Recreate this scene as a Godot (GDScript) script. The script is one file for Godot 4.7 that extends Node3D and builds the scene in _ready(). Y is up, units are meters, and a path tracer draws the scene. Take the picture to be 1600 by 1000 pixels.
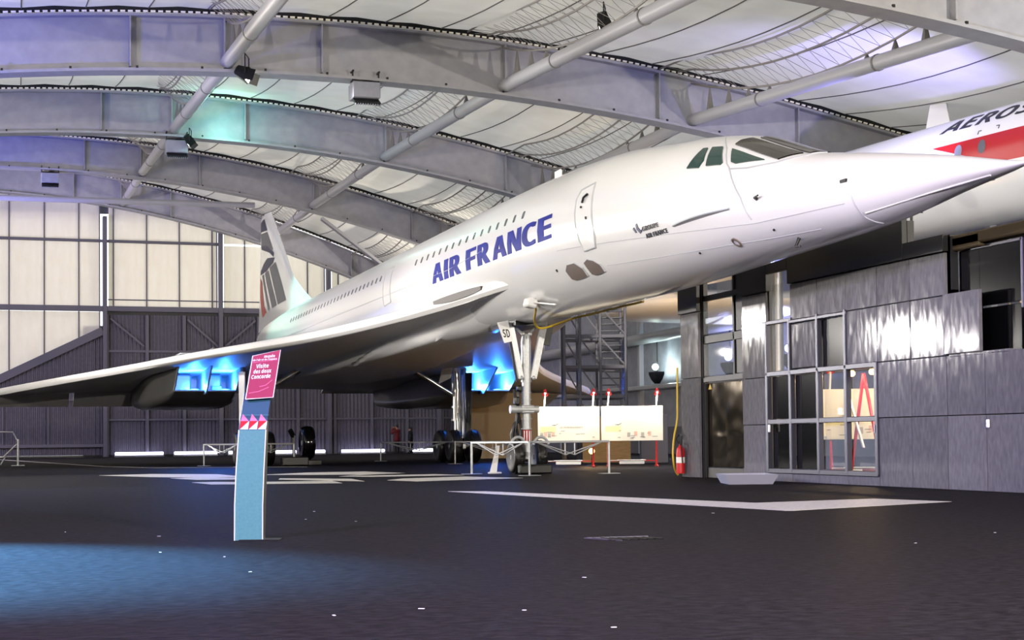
extends Node3D
# Camera and light first, then the hall, then the aircraft, then the small things.

const PROF := [[-15.2,4.12,4.1,4.11,.02],[-15.6,4.2,4.06,4.12,.12],[-16.65,4.45,3.98,4.17,.30],[-18.1,4.753,3.824,4.24,.50],[-19.5,5.019,3.761,4.34,.70],
	[-20.1,5.131,3.745,4.40,.78],[-21.0,5.424,3.72,4.50,.90],[-22.0,5.751,3.69,4.62,1.03],[-23.4,6.017,3.64,4.78,1.20],[-24.3,6.119,3.61,4.87,1.28],
	[-26.6,6.41,3.57,5.02,1.40],[-29.2,6.56,3.565,5.08,1.44],[-31.3,6.61,3.57,5.1,1.44],[-35.0,6.65,3.6,5.12,1.44],[-40.0,6.65,3.55,5.12,1.44],
	[-50.0,6.65,3.5,5.12,1.44],[-60.0,6.65,3.5,5.12,1.44],[-66.0,6.6,4.1,5.35,1.25],[-72.0,6.45,5.0,5.75,.75],[-77.0,6.15,5.85,6.0,.1]]
const AX := 11.6
# leading edge: half span, z, height
const LEAD := [[-31.4,1.12,4.52],[-32.6,1.30,4.47],[-35.2,1.75,4.33],[-38.4,2.5,4.16],[-43.0,3.5,4.04],[-46.4,4.7,3.94],[-51.0,6.1,3.87],[-55.6,7.9,3.68],[-59.0,10.0,3.41],[-61.6,12.1,3.1],[-63.6,12.75,3.0],[-67.0,12.8,2.98]]
const BELLY := [[-31.4,1.1,4.4,3.8],[-32.6,1.45,4.3,3.75],[-34.4,1.5,4.15,3.7],[-38.6,1.5,3.95,3.52],[-42.0,1.55,3.8,3.42],[-46.3,1.85,3.6,3.28],[-50.1,2.15,3.45,3.2],[-55.0,2.4,3.38,3.18],[-60.0,2.4,3.36,3.2],[-67.0,2.4,3.45,3.4]]
# arched girders: z, crown x, crown underside height, curvature
const RIBS := [[-30.0,9.5,11.1,.0058],[-47.0,9.0,12.39,.0058],[-64.0,5.0,13.67,.0072],[-81.0,0.2,15.03,.0074],[-97.0,-4.0,16.4,.0079],[-13.0,9.5,10.7,.0058],[4.0,9.5,10.4,.0058],[15.0,9.5,10.3,.0058]]
const GIRDER := 1.75

var M := {}
var org := Vector3.ZERO


class MB:
	var v := PackedVector3Array()

	func tri(a: Vector3, b: Vector3, c: Vector3) -> void:
		v.append(a); v.append(b); v.append(c)

	func quad(a: Vector3, b: Vector3, c: Vector3, d: Vector3) -> void:
		tri(a, b, c); tri(a, c, d)

	func out3(a: Vector3, b: Vector3, c: Vector3, mid: Vector3) -> void:
		if (b - a).cross(c - a).dot(a + b + c - 3.0 * mid) < 0.0:
			tri(a, c, b)
		else:
			tri(a, b, c)

	func out4(a: Vector3, b: Vector3, c: Vector3, d: Vector3, mid: Vector3) -> void:
		out3(a, b, c, mid); out3(a, c, d, mid)

	# a box with chamfered edges
	func box(c: Vector3, s: Vector3, bs := Basis(), ch := 0.0) -> void:
		var h := s / 2.0
		if ch <= 0.0:
			var p := []
			for i in 8:
				p.append(c + bs * Vector3(h.x if i & 1 else -h.x, h.y if i & 2 else -h.y, h.z if i & 4 else -h.z))
			for f in [[0, 1, 3, 2], [4, 5, 7, 6], [0, 1, 5, 4], [2, 3, 7, 6], [0, 2, 6, 4], [1, 3, 7, 5]]:
				out4(p[f[0]], p[f[1]], p[f[2]], p[f[3]], c)
			return
		ch = minf(ch, minf(h.x, minf(h.y, h.z)) * .8)
		var q := []
		for i in 8:
			var sg := Vector3(1 if i & 1 else -1, 1 if i & 2 else -1, 1 if i & 4 else -1)
			q.append([c + bs * (sg * Vector3(h.x, h.y - ch, h.z - ch)), c + bs * (sg * Vector3(h.x - ch, h.y, h.z - ch)), c + bs * (sg * Vector3(h.x - ch, h.y - ch, h.z))])
		for f in [[0, 1, 3, 2, 2], [4, 5, 7, 6, 2], [0, 1, 5, 4, 1], [2, 3, 7, 6, 1], [0, 2, 6, 4, 0], [1, 3, 7, 5, 0]]:
			out4(q[f[0]][f[4]], q[f[1]][f[4]], q[f[2]][f[4]], q[f[3]][f[4]], c)
		for i in 8:
			out3(q[i][0], q[i][1], q[i][2], c)
			for k in 3:
				var j := i | (1 << k)
				if j != i:
					var a := (k + 1) % 3
					var b := (k + 2) % 3
					out4(q[i][a], q[j][a], q[j][b], q[i][b], c)

	func bar(a: Vector3, b: Vector3, w: float, h: float, up := Vector3.UP, ch := 0.0) -> void:
		var d := (b - a).normalized()
		if absf(d.dot(up)) > .98:
			up = Vector3.RIGHT
		var x := up.cross(d).normalized()
		box((a + b) / 2.0, Vector3(w, h, a.distance_to(b)), Basis(x, d.cross(x), d), ch)

	func fix(at: int) -> void:
		var vol := 0.0
		var o := v[at] if at < v.size() else Vector3.ZERO
		for i in range(at, v.size(), 3):
			vol += (v[i] - o).dot((v[i + 1] - o).cross(v[i + 2] - o))
		if vol < 0.0:
			for i in range(at, v.size(), 3):
				var t := v[i + 1]
				v[i + 1] = v[i + 2]
				v[i + 2] = t

	func loft(rings: Array, cap := true, closed := true) -> void:
		var at := v.size()
		for i in rings.size() - 1:
			var a: PackedVector3Array = rings[i]
			var b: PackedVector3Array = rings[i + 1]
			var n := a.size()
			for j in (n if closed else n - 1):
				var k := (j + 1) % n
				quad(a[j], a[k], b[k], b[j])
		if cap and closed:
			for e in [0, rings.size() - 1]:
				var r: PackedVector3Array = rings[e]
				var c := Vector3.ZERO
				for p in r:
					c += p
				c /= r.size()
				for j in r.size():
					var k := (j + 1) % r.size()
					if e == 0:
						tri(c, r[k], r[j])
					else:
						tri(c, r[j], r[k])
			fix(at)

	func tube(pts: Array, r, n := 10, cap := true) -> void:
		var rings := []
		var u := Vector3.ZERO
		for i in pts.size():
			var p: Vector3 = pts[i]
			var t: Vector3 = (pts[mini(i + 1, pts.size() - 1)] - pts[maxi(i - 1, 0)]).normalized()
			if u == Vector3.ZERO:
				u = t.cross(Vector3.UP if absf(t.y) < .9 else Vector3.RIGHT).normalized()
			u = (u - t * u.dot(t)).normalized()
			var w := t.cross(u)
			var rr: float = r[i] if r is Array else r
			var ring := PackedVector3Array()
			for j in n:
				var a := TAU * j / n
				ring.append(p + (u * cos(a) + w * sin(a)) * rr)
			rings.append(ring)
		loft(rings, cap)

	# profile of (radius, along) turned about an axis
	func lathe(prof: Array, c: Vector3, axis: Vector3, n := 24) -> void:
		var d := axis.normalized()
		var u := d.cross(Vector3.UP if absf(d.y) < .9 else Vector3.RIGHT).normalized()
		var w := d.cross(u)
		var rings := []
		for q in prof:
			var ring := PackedVector3Array()
			for j in n:
				var a := TAU * j / n
				ring.append(c + d * q[1] + (u * cos(a) + w * sin(a)) * maxf(q[0], .0005))
			rings.append(ring)
		loft(rings)

	func prism(poly: Array, xf: Transform3D, depth: float) -> void:
		var at := v.size()
		var p2 := PackedVector2Array(poly)
		var idx := Geometry2D.triangulate_polygon(p2)
		var f := []
		var g := []
		for q in p2:
			f.append(xf * Vector3(q.x, q.y, 0)); g.append(xf * Vector3(q.x, q.y, depth))
		var cw := Geometry2D.is_polygon_clockwise(p2)
		for i in range(0, idx.size(), 3):
			var a := idx[i]
			var b := idx[i + 1]
			var c := idx[i + 2]
			if (p2[b] - p2[a]).cross(p2[c] - p2[a]) < 0.0:
				var t := b
				b = c
				c = t
			tri(g[a], g[b], g[c]); tri(f[a], f[c], f[b])
		for i in f.size():
			var k := (i + 1) % f.size()
			if cw:
				quad(f[k], f[i], g[i], g[k])
			else:
				quad(f[i], f[k], g[k], g[i])
		fix(at)

	func sphere(c: Vector3, r: Vector3, n := 14) -> void:
		var rings := []
		for i in range(n / 2 + 1):
			var a := PI * i / (n / 2) - PI / 2
			var ring := PackedVector3Array()
			for j in n:
				var b := TAU * j / n
				ring.append(c + Vector3(cos(a) * cos(b) * r.x, sin(a) * r.y, cos(a) * sin(b) * r.z))
			rings.append(ring)
		loft(rings)

	# normals are shared across edges flatter than about 38 degrees
	func mesh(o: Vector3) -> ArrayMesh:
		var n := v.size()
		var fn := PackedVector3Array()
		var at := {}
		for i in range(0, n, 3):
			fn.append((v[i + 1] - v[i]).cross(v[i + 2] - v[i]))
			for k in 3:
				var key := Vector3i((v[i + k] * 2000.0).round())
				if at.has(key):
					at[key].append(i / 3)
				else:
					at[key] = PackedInt32Array([i / 3])
		var pos := PackedVector3Array()
		var nor := PackedVector3Array()
		for i in range(0, n, 3):
			var own := fn[i / 3]
			if own.length_squared() < 1e-16:
				continue
			var on := own.normalized()
			for k in [0, 2, 1]:
				var s := Vector3.ZERO
				for f in at[Vector3i((v[i + k] * 2000.0).round())]:
					var q := fn[f]
					if q.dot(on) > .79 * q.length():
						s += q
				pos.append(v[i + k] - o)
				nor.append(s.normalized() if s.length_squared() > 1e-18 else on)
		var a := []
		a.resize(Mesh.ARRAY_MAX)
		a[Mesh.ARRAY_VERTEX] = pos
		a[Mesh.ARRAY_NORMAL] = nor
		var m := ArrayMesh.new()
		m.add_surface_from_arrays(Mesh.PRIMITIVE_TRIANGLES, a)
		return m


# ---------- objects, parts and labels ----------
var taken := {}

func numbered(n: String) -> String:
	taken[n] = taken.get(n, -1) + 1
	return n if taken[n] == 0 else "%s_%03d" % [n, taken[n]]

func tag(o: Node, label := "", category := "", group := "", kind := "") -> Node:
	for k in [["label", label], ["category", category], ["group", group], ["kind", kind]]:
		if k[1]:
			o.set_meta(k[0], k[1])
	return o

func thing(called: String, at: Vector3, label: String, category: String, group := "", kind := "") -> Node3D:
	var o := Node3D.new()
	o.name = numbered(called)
	add_child(o)
	o.position = at
	org = at
	tag(o, label, category, group, kind)
	return o

func part(called: String, b: MB, m: Material, parent: Node3D, label := "", kind := "") -> MeshInstance3D:
	return put(called, b.mesh(org), m, parent, label, kind)

func put(called: String, mesh: Mesh, m: Material, parent: Node3D, label := "", kind := "") -> MeshInstance3D:
	var o := MeshInstance3D.new()
	o.name = called
	o.mesh = mesh
	o.material_override = m
	parent.add_child(o, true)
	tag(o, label, "", "", kind)
	return o

func solo(called: String, b: MB, m: Material, at: Vector3, label: String, category: String, group := "") -> MeshInstance3D:
	var o := MeshInstance3D.new()
	o.name = numbered(called)
	o.mesh = b.mesh(at)
	o.material_override = m
	o.position = at
	add_child(o)
	tag(o, label, category, group)
	return o


# ---------- materials ----------
func flat(c: Color, rough := .6, metal := 0.0) -> StandardMaterial3D:
	var m := StandardMaterial3D.new()
	m.albedo_color = c
	m.roughness = rough
	m.metallic = metal
	return m

func noise(sd: int, freq: float, oct := 4, kind := FastNoiseLite.TYPE_SIMPLEX_SMOOTH) -> FastNoiseLite:
	var n := FastNoiseLite.new()
	n.seed = sd
	n.frequency = freq
	n.fractal_octaves = oct
	n.noise_type = kind
	return n

func tex(sd: int, freq: float, a: Color, b: Color, size := 512, oct := 4) -> NoiseTexture2D:
	var t := NoiseTexture2D.new()
	t.width = size
	t.height = size
	t.seamless = true
	t.noise = noise(sd, freq, oct)
	var g := Gradient.new()
	g.set_color(0, a)
	g.set_color(1, b)
	t.color_ramp = g
	return t

func grain(m: StandardMaterial3D, sd: int, freq: float, a: Color, b: Color, scale: Vector3, size := 512) -> StandardMaterial3D:
	m.albedo_texture = tex(sd, freq, a, b, size)
	m.albedo_color = Color.WHITE
	m.uv1_triplanar = true
	m.uv1_world_triplanar = true
	m.uv1_scale = scale
	return m

func glow(c: Color, e: float) -> StandardMaterial3D:
	var m := flat(c, .5)
	m.emission_enabled = true
	m.emission = c
	m.emission_energy_multiplier = e
	return m

func materials() -> void:
	M.paint = flat(Color(.93, .93, .935), .22)
	M.paint.clearcoat_enabled = true
	M.paint.clearcoat = .6
	M.paint.clearcoat_roughness = .12
	M.wing_paint = flat(Color(.90, .90, .905), .5)
	M.wing_paint.metallic_specular = .25
	M.paint_grey = flat(Color(.62, .64, .67), .4)
	M.line = flat(Color(.70, .71, .73), .5)
	M.navy = flat(Color(.05, .06, .24), .5)
	M.letter_blue = grain(flat(Color.WHITE, .55), 5, .01, Color(.05, .09, .46), Color(.10, .17, .62), Vector3.ONE * .5)
	M.letter_blue.metallic_specular = .2
	M.ink = flat(Color(.05, .05, .07), .5)
	M.red = flat(Color(.72, .08, .10), .35)
	M.rust_red = flat(Color(.66, .25, .17), .45)
	M.stripe_grey = flat(Color(.38, .38, .41), .5)
	M.cockpit = flat(Color(.10, .085, .07), .06)
	M.cockpit.metallic_specular = .8
	M.cockpit_teal = flat(Color(.16, .27, .25), .06)
	M.cabin = flat(Color(.33, .33, .35), .15)
	M.dark = flat(Color(.045, .045, .05), .5)
	M.recess = flat(Color(.24, .21, .20), .6)  # dark tone imitating the shade in the wing-root gap
	M.black = flat(Color(.02, .02, .022), .35)
	M.gloss_black = flat(Color(.022, .022, .025), .1)
	M.rubber = flat(Color(.035, .035, .038), .42)
	M.taupe = flat(Color(.42, .37, .34), .55)
	M.steel = grain(flat(Color.WHITE, .38, .35), 7, .02, Color(.60, .61, .62), Color(.68, .69, .70), Vector3.ONE * 2.0, 256)
	M.gear_steel = flat(Color(.78, .78, .77), .25, .5)
	M.chrome = flat(Color(.80, .80, .80), .16, .9)
	M.galv = flat(Color(.66, .67, .68), .4, .6)
	M.tower = flat(Color(.26, .26, .29), .35, .5)
	M.girder = grain(flat(Color.WHITE, .5), 11, .012, Color(.53, .53, .55), Color(.585, .585, .60), Vector3.ONE * .25)
	M.pipe = flat(Color(.62, .62, .64), .4)
	M.strut = flat(Color(.42, .41, .40), .5)
	M.wire = flat(Color(.50, .48, .47), .5)
	M.cord = flat(Color(.34, .33, .32), .8)
	M.keder = flat(Color(.03, .03, .03), .8)
	M.daylight_white = flat(Color(.93, .91, .84), .6)  # white standing in for daylight that leaks under the roof edge
	M.membrane = grain(flat(Color.WHITE, .75), 13, .006, Color(.80, .785, .75), Color(.86, .85, .82), Vector3.ONE * .12)
	M.membrane.backlight_enabled = true
	M.membrane.backlight = Color(.60, .585, .55)
	M.membrane.cull_mode = BaseMaterial3D.CULL_DISABLED
	M.pane = grain(flat(Color.WHITE, .6), 17, .008, Color(.94, .925, .885), Color(.96, .95, .92), Vector3(.5, .12, .5))
	M.pane.backlight_enabled = true
	M.pane.backlight = Color(1, .985, .94)
	M.pane.cull_mode = BaseMaterial3D.CULL_DISABLED
	M.frame_dark = flat(Color(.33, .32, .36), .55)
	M.sheet = grain(flat(Color.WHITE, .5), 19, .02, Color(.27, .26, .30), Color(.33, .315, .355), Vector3.ONE * .3)
	M.wall_pale = grain(flat(Color.WHITE, .6), 21, .01, Color(.50, .51, .55), Color(.58, .585, .63), Vector3.ONE * .3)
	M.wall_dim = flat(Color(.36, .36, .40), .8)
	M.floor = grain(flat(Color.WHITE, .62), 23, .035, Color(.095, .09, .096), Color(.19, .18, .188), Vector3(.22, .35, .35), 1024)
	M.floor.metallic_specular = .1
	var nt := NoiseTexture2D.new()
	nt.width = 512
	nt.height = 512
	nt.seamless = true
	nt.as_normal_map = true
	nt.bump_strength = 3.0
	nt.noise = noise(29, .09, 3)
	M.floor.normal_enabled = true
	M.floor.normal_texture = nt
	M.floor.normal_scale = .16
	M.mark = grain(flat(Color.WHITE, .6), 31, .03, Color(.70, .69, .66), Color(.84, .83, .80), Vector3.ONE * .8)
	M.panel = []
	var scuff := tex(67, .012, Color(.28, .28, .28), Color(1.1, 1.1, 1.1), 512, 5)
	for i in 4:
		var pm := grain(flat(Color.WHITE, .11, .06), 37 + i, .02, Color(.34 + .014 * i, .338 + .014 * i, .35 + .014 * i), Color(.42 + .014 * i, .418 + .014 * i, .43 + .014 * i), Vector3(1.1, .35, 1.1))
		pm.metallic_specular = .25
		pm.roughness_texture = scuff
		M.panel.append(pm)
	M.mullion = flat(Color(.27, .27, .30), .4, .6)
	M.dark_band = flat(Color(.07, .07, .08), .5)  # near-black; on the pavilion's upper band it stands in for a cast shadow
	M.olive = flat(Color(.29, .24, .16), .7)
	M.glass = flat(Color(.75, .8, .82, .10), .02)
	M.glass.transparency = BaseMaterial3D.TRANSPARENCY_ALPHA
	M.board = flat(Color(.90, .885, .84), .5)
	M.wood = grain(flat(Color.WHITE, .6), 43, .03, Color(.40, .32, .20), Color(.50, .41, .27), Vector3(.4, 2.0, .4), 256)
	M.beige = flat(Color(.50, .44, .35), .7)
	M.yellow = flat(Color(.74, .62, .14), .5)
	M.pink = flat(Color(.56, .085, .24), .5)
	M.pink_pale = flat(Color(.90, .45, .62), .5)
	M.sign_blue = flat(Color(.11, .30, .40), .4)
	M.sign_pale = grain(flat(Color.WHITE, .45), 47, .02, Color(.27, .49, .50), Color(.32, .54, .55), Vector3.ONE * 6.0, 256)
	M.print_pink = flat(Color(.86, .70, .64), .6)
	M.print_grey = flat(Color(.68, .66, .64), .6)
	M.white = flat(Color(.88, .88, .88), .45)
	M.led = glow(Color(.86, .86, 1.0), 5.0)
	M.lens = glow(Color(1, .98, .94), 6.0)
	M.bulb = glow(Color(1.0, .80, .45), 9.0)
	M.uplens = glow(Color(.86, 1.0, .94), 7.0)
	M.bluelens = glow(Color(.25, .5, 1.0), 6.0)
	M.skin = flat(Color(.68, .48, .38), .55)
	M.jacket_red = flat(Color(.36, .05, .07), .8)
	M.cloth_dark = flat(Color(.035, .035, .045), .85)
	M.hair = flat(Color(.06, .045, .035), .7)
	M.leaf = grain(flat(Color.WHITE, .5), 53, .05, Color(.18, .38, .10), Color(.40, .58, .22), Vector3.ONE * 4.0, 256)
	M.leaf.backlight_enabled = true
	M.leaf.backlight = Color(.4, .5, .2)
	M.pot = flat(Color(.35, .22, .14), .7)
	M.nacelle = flat(Color(.36, .36, .36), .3)
	M.ramp = flat(Color(.74, .76, .80), .3, .3)


# ---------- skin of the aircraft's body ----------
func prof(z: float) -> Array:
	var n := PROF.size()
	z = clampf(z, PROF[n - 1][0], PROF[0][0])
	var i := 0
	while i < n - 2 and z < PROF[i + 1][0]:
		i += 1
	var a: Array = PROF[i]
	var b: Array = PROF[i + 1]
	var h: float = b[0] - a[0]
	var t: float = (z - a[0]) / h
	var o := []
	for k in range(1, 5):
		var m0: float = (b[k] - PROF[maxi(i - 1, 0)][k]) / (b[0] - PROF[maxi(i - 1, 0)][0])
		var e: Array = PROF[mini(i + 2, n - 1)]
		var m1: float = (e[k] - a[k]) / (e[0] - a[0])
		o.append((2 * t * t * t - 3 * t * t + 1) * a[k] + (t * t * t - 2 * t * t + t) * h * m0 + (-2 * t * t * t + 3 * t * t) * b[k] + (t * t * t - t * t) * h * m1)
	return o

func skin(z: float, deg: float, off := 0.0) -> Vector3:
	var p := prof(z)
	var a := deg_to_rad(deg)
	var hh: float = p[0] - p[2] if sin(a) > 0 else p[2] - p[1]
	var nn := Vector3(-cos(a) / p[3], sin(a) / hh, 0).normalized()
	return Vector3(AX - p[3] * cos(a), p[2] + hh * sin(a), z) + nn * off

func deg_at(z: float, y: float) -> float:
	var p := prof(z)
	var hh: float = p[0] - p[2] if y > p[2] else p[2] - p[1]
	return rad_to_deg(asin(clampf((y - p[2]) / hh, -1, 1)))

func split(t: Array, times: int) -> Array:
	for q in times:
		var o := []
		for i in range(0, t.size(), 3):
			var ab = (t[i] + t[i + 1]) / 2.0
			var bc = (t[i + 1] + t[i + 2]) / 2.0
			var ca = (t[i + 2] + t[i]) / 2.0
			o.append_array([t[i], ab, ca, ab, t[i + 1], bc, ca, bc, t[i + 2], ab, bc, ca])
		t = o
	return t

# a polygon of (z, degrees) laid on the skin, `thick` proud of it
func drape(b: MB, poly: Array, thick: float, times := 2, low := -.03) -> void:
	var p2 := PackedVector2Array()
	for q in poly:
		p2.append(Vector2(q[0], q[1] / 40.0))
	var idx := Geometry2D.triangulate_polygon(p2)
	var t := []
	for i in idx:
		t.append(p2[i])
	t = split(t, times)
	var at := b.v.size()
	for lv in [thick, low]:
		for i in range(0, t.size(), 3):
			var w := [t[i], t[i + 1], t[i + 2]]
			if ((w[1] - w[0]).cross(w[2] - w[0]) < 0.0) != (lv == low):
				w = [t[i], t[i + 2], t[i + 1]]
			b.tri(skin(w[0].x, w[0].y * 40, lv), skin(w[1].x, w[1].y * 40, lv), skin(w[2].x, w[2].y * 40, lv))
	var cw := Geometry2D.is_polygon_clockwise(p2)
	for i in p2.size():
		var p := p2[i]
		var q := p2[(i + 1) % p2.size()]
		for s in (1 << times):
			var e := p.lerp(q, float(s) / (1 << times))
			var f := p.lerp(q, float(s + 1) / (1 << times))
			if cw:
				var g := e
				e = f
				f = g
			b.quad(skin(e.x, e.y * 40, low), skin(f.x, f.y * 40, low), skin(f.x, f.y * 40, thick), skin(e.x, e.y * 40, thick))
	b.fix(at)

func seam(b: MB, pts: Array, r: float, close := false) -> void:
	var o := []
	var n := pts.size() if close else pts.size() - 1
	for i in n:
		var p: Array = pts[i]
		var q: Array = pts[(i + 1) % pts.size()]
		var k := maxi(1, int(maxf(absf(p[1] - q[1]) / 8.0, absf(p[0] - q[0]) / 1.0)))
		for s in k:
			o.append(skin(lerpf(p[0], q[0], float(s) / k), lerpf(p[1], q[1], float(s) / k), r * .25))
	var last: Array = pts[0] if close else pts[pts.size() - 1]
	o.append(skin(last[0], last[1], r * .25))
	b.tube(o, r, 6)

# letters as triangles (x right, y up, z proud), one unit high
func letters(s: String, serif := false, bold := true) -> Array:
	var f := SystemFont.new()
	f.font_names = PackedStringArray(["Droid Serif" if serif else "Droid Sans"])
	f.font_weight = 700 if bold else 400
	var t := TextMesh.new()
	t.font = f
	t.text = s
	t.font_size = 48
	t.pixel_size = 1.0
	t.depth = 2.0
	t.curve_step = 3.0
	t.horizontal_alignment = HORIZONTAL_ALIGNMENT_LEFT
	var a := t.surface_get_arrays(0)
	var p: PackedVector3Array = a[Mesh.ARRAY_VERTEX]
	var idx: PackedInt32Array = a[Mesh.ARRAY_INDEX] if a[Mesh.ARRAY_INDEX] != null else PackedInt32Array(range(p.size()))
	var lo := Vector3.INF
	var hi := -Vector3.INF
	for q in p:
		lo = lo.min(q); hi = hi.max(q)
	var o := []
	for i in range(0, idx.size(), 3):
		for k in [0, 2, 1]:
			var q := p[idx[i + k]]
			o.append(Vector3((q.x - lo.x) / (hi.x - lo.x), (q.y - lo.y) / (hi.y - lo.y), (q.z - lo.z) / (hi.z - lo.z)))
	return o

# flat lettering inside a rectangle: corner, right and up edge vectors
func text_on(b: MB, s: String, at: Vector3, right: Vector3, up: Vector3, thick := .004, lean := 0.0, bold := true, serif := false) -> void:
	var n := right.cross(up).normalized() * thick
	var t := letters(s, serif, bold)
	for i in range(0, t.size(), 3):
		var p := []
		for k in 3:
			var q: Vector3 = t[i + k]
			p.append(at + right * (q.x + lean * q.y) + up * q.y + n * q.z)
		b.tri(p[0], p[1], p[2])

func along(tab: Array, z: float, k: int) -> float:
	var n := tab.size()
	if z >= tab[0][0]:
		return tab[0][k]
	for i in n - 1:
		if z >= tab[i + 1][0]:
			var t: float = (z - tab[i][0]) / (tab[i + 1][0] - tab[i][0])
			var p0: Array = tab[maxi(i - 1, 0)]
			var p3: Array = tab[mini(i + 2, n - 1)]
			var a: Array = tab[i]
			var b: Array = tab[i + 1]
			var h: float = b[0] - a[0]
			var m0: float = (b[k] - p0[k]) / (b[0] - p0[0])
			var m1: float = (p3[k] - a[k]) / (p3[0] - a[0])
			return (2 * t * t * t - 3 * t * t + 1) * a[k] + (t * t * t - 2 * t * t + t) * h * m0 + (3 * t * t - 2 * t * t * t) * b[k] + (t * t * t - t * t) * h * m1
	return tab[n - 1][k]

func rib_y(r: Array, x: float) -> float:
	var e := clampf(x, -16.0, 25.0)
	return r[2] - r[3] * (e - r[1]) * (e - r[1]) - .2 * absf(x - e)


func _ready() -> void:
	materials()
	# camera
	var cam := Camera3D.new()
	cam.name = "view"
	cam.projection = Camera3D.PROJECTION_FRUSTUM
	cam.near = .1
	cam.far = 400.0
	cam.size = 1000.0 / 2350.0 * .1
	cam.frustum_offset = Vector2(0, 112.0 / 2350.0 * .1)
	cam.position = Vector3(0, .82, 0)
	cam.rotation = Vector3(atan(75.0 / 2350.0), deg_to_rad(-18.14), deg_to_rad(-.6))
	add_child(cam)
	# daylight outside the translucent roof
	var we := WorldEnvironment.new()
	we.name = "daylight"
	var e := Environment.new()
	e.background_mode = Environment.BG_SKY
	var sky := Sky.new()
	var sm := ProceduralSkyMaterial.new()
	sm.sky_top_color = Color(.86, .90, .97)
	sm.sky_horizon_color = Color(.93, .94, .95)
	sm.ground_bottom_color = Color(.62, .61, .59)
	sm.ground_horizon_color = Color(.80, .80, .79)
	sm.sky_energy_multiplier = 1.7
	sky.sky_material = sm
	e.sky = sky
	e.tonemap_mode = Environment.TONE_MAPPER_LINEAR
	e.tonemap_exposure = 1.0
	e.sdfgi_enabled = true
	e.ssao_enabled = true
	e.ssil_enabled = true
	we.environment = e
	add_child(we)
	hall()
	lamps()
	airliner()
	second_aircraft()
	pavilion()
	exhibits()
	small_things()


# ---------- the hall ----------
func corrugated(x0: float, x1: float, y0: float, top: Callable, z: float) -> MB:
	var b := MB.new()
	var n := int(round((x1 - x0) / .125))
	n += n % 2
	var xs := []
	for i in n + 1:
		var x := lerpf(x0, x1, float(i) / n)
		var up := i % 2 == 0
		var w := (x1 - x0) / n
		for dx in [-.3, .3]:
			if (i > 0 or dx > 0) and (i < n or dx < 0):
				xs.append([x + dx * w, z + (.06 if up else 0.0)])
	for i in xs.size() - 1:
		var p: Array = xs[i]
		var q: Array = xs[i + 1]
		b.quad(Vector3(p[0], y0, p[1]), Vector3(q[0], y0, q[1]), Vector3(q[0], top.call(q[0]), q[1]), Vector3(p[0], top.call(p[0]), p[1]))
	return b

func arch(r: Array, y0: float, y1: float, z0: float, z1: float, xa := -24.0, xb := 31.5) -> MB:
	var b := MB.new()
	var rings := []
	for i in 45:
		var x := lerpf(xa, xb, i / 44.0)
		var y := rib_y(r, x)
		rings.append(PackedVector3Array([Vector3(x, y + y0, z0), Vector3(x, y + y1, z0), Vector3(x, y + y1, z1), Vector3(x, y + y0, z1)]))
	b.loft(rings)
	return b

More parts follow.
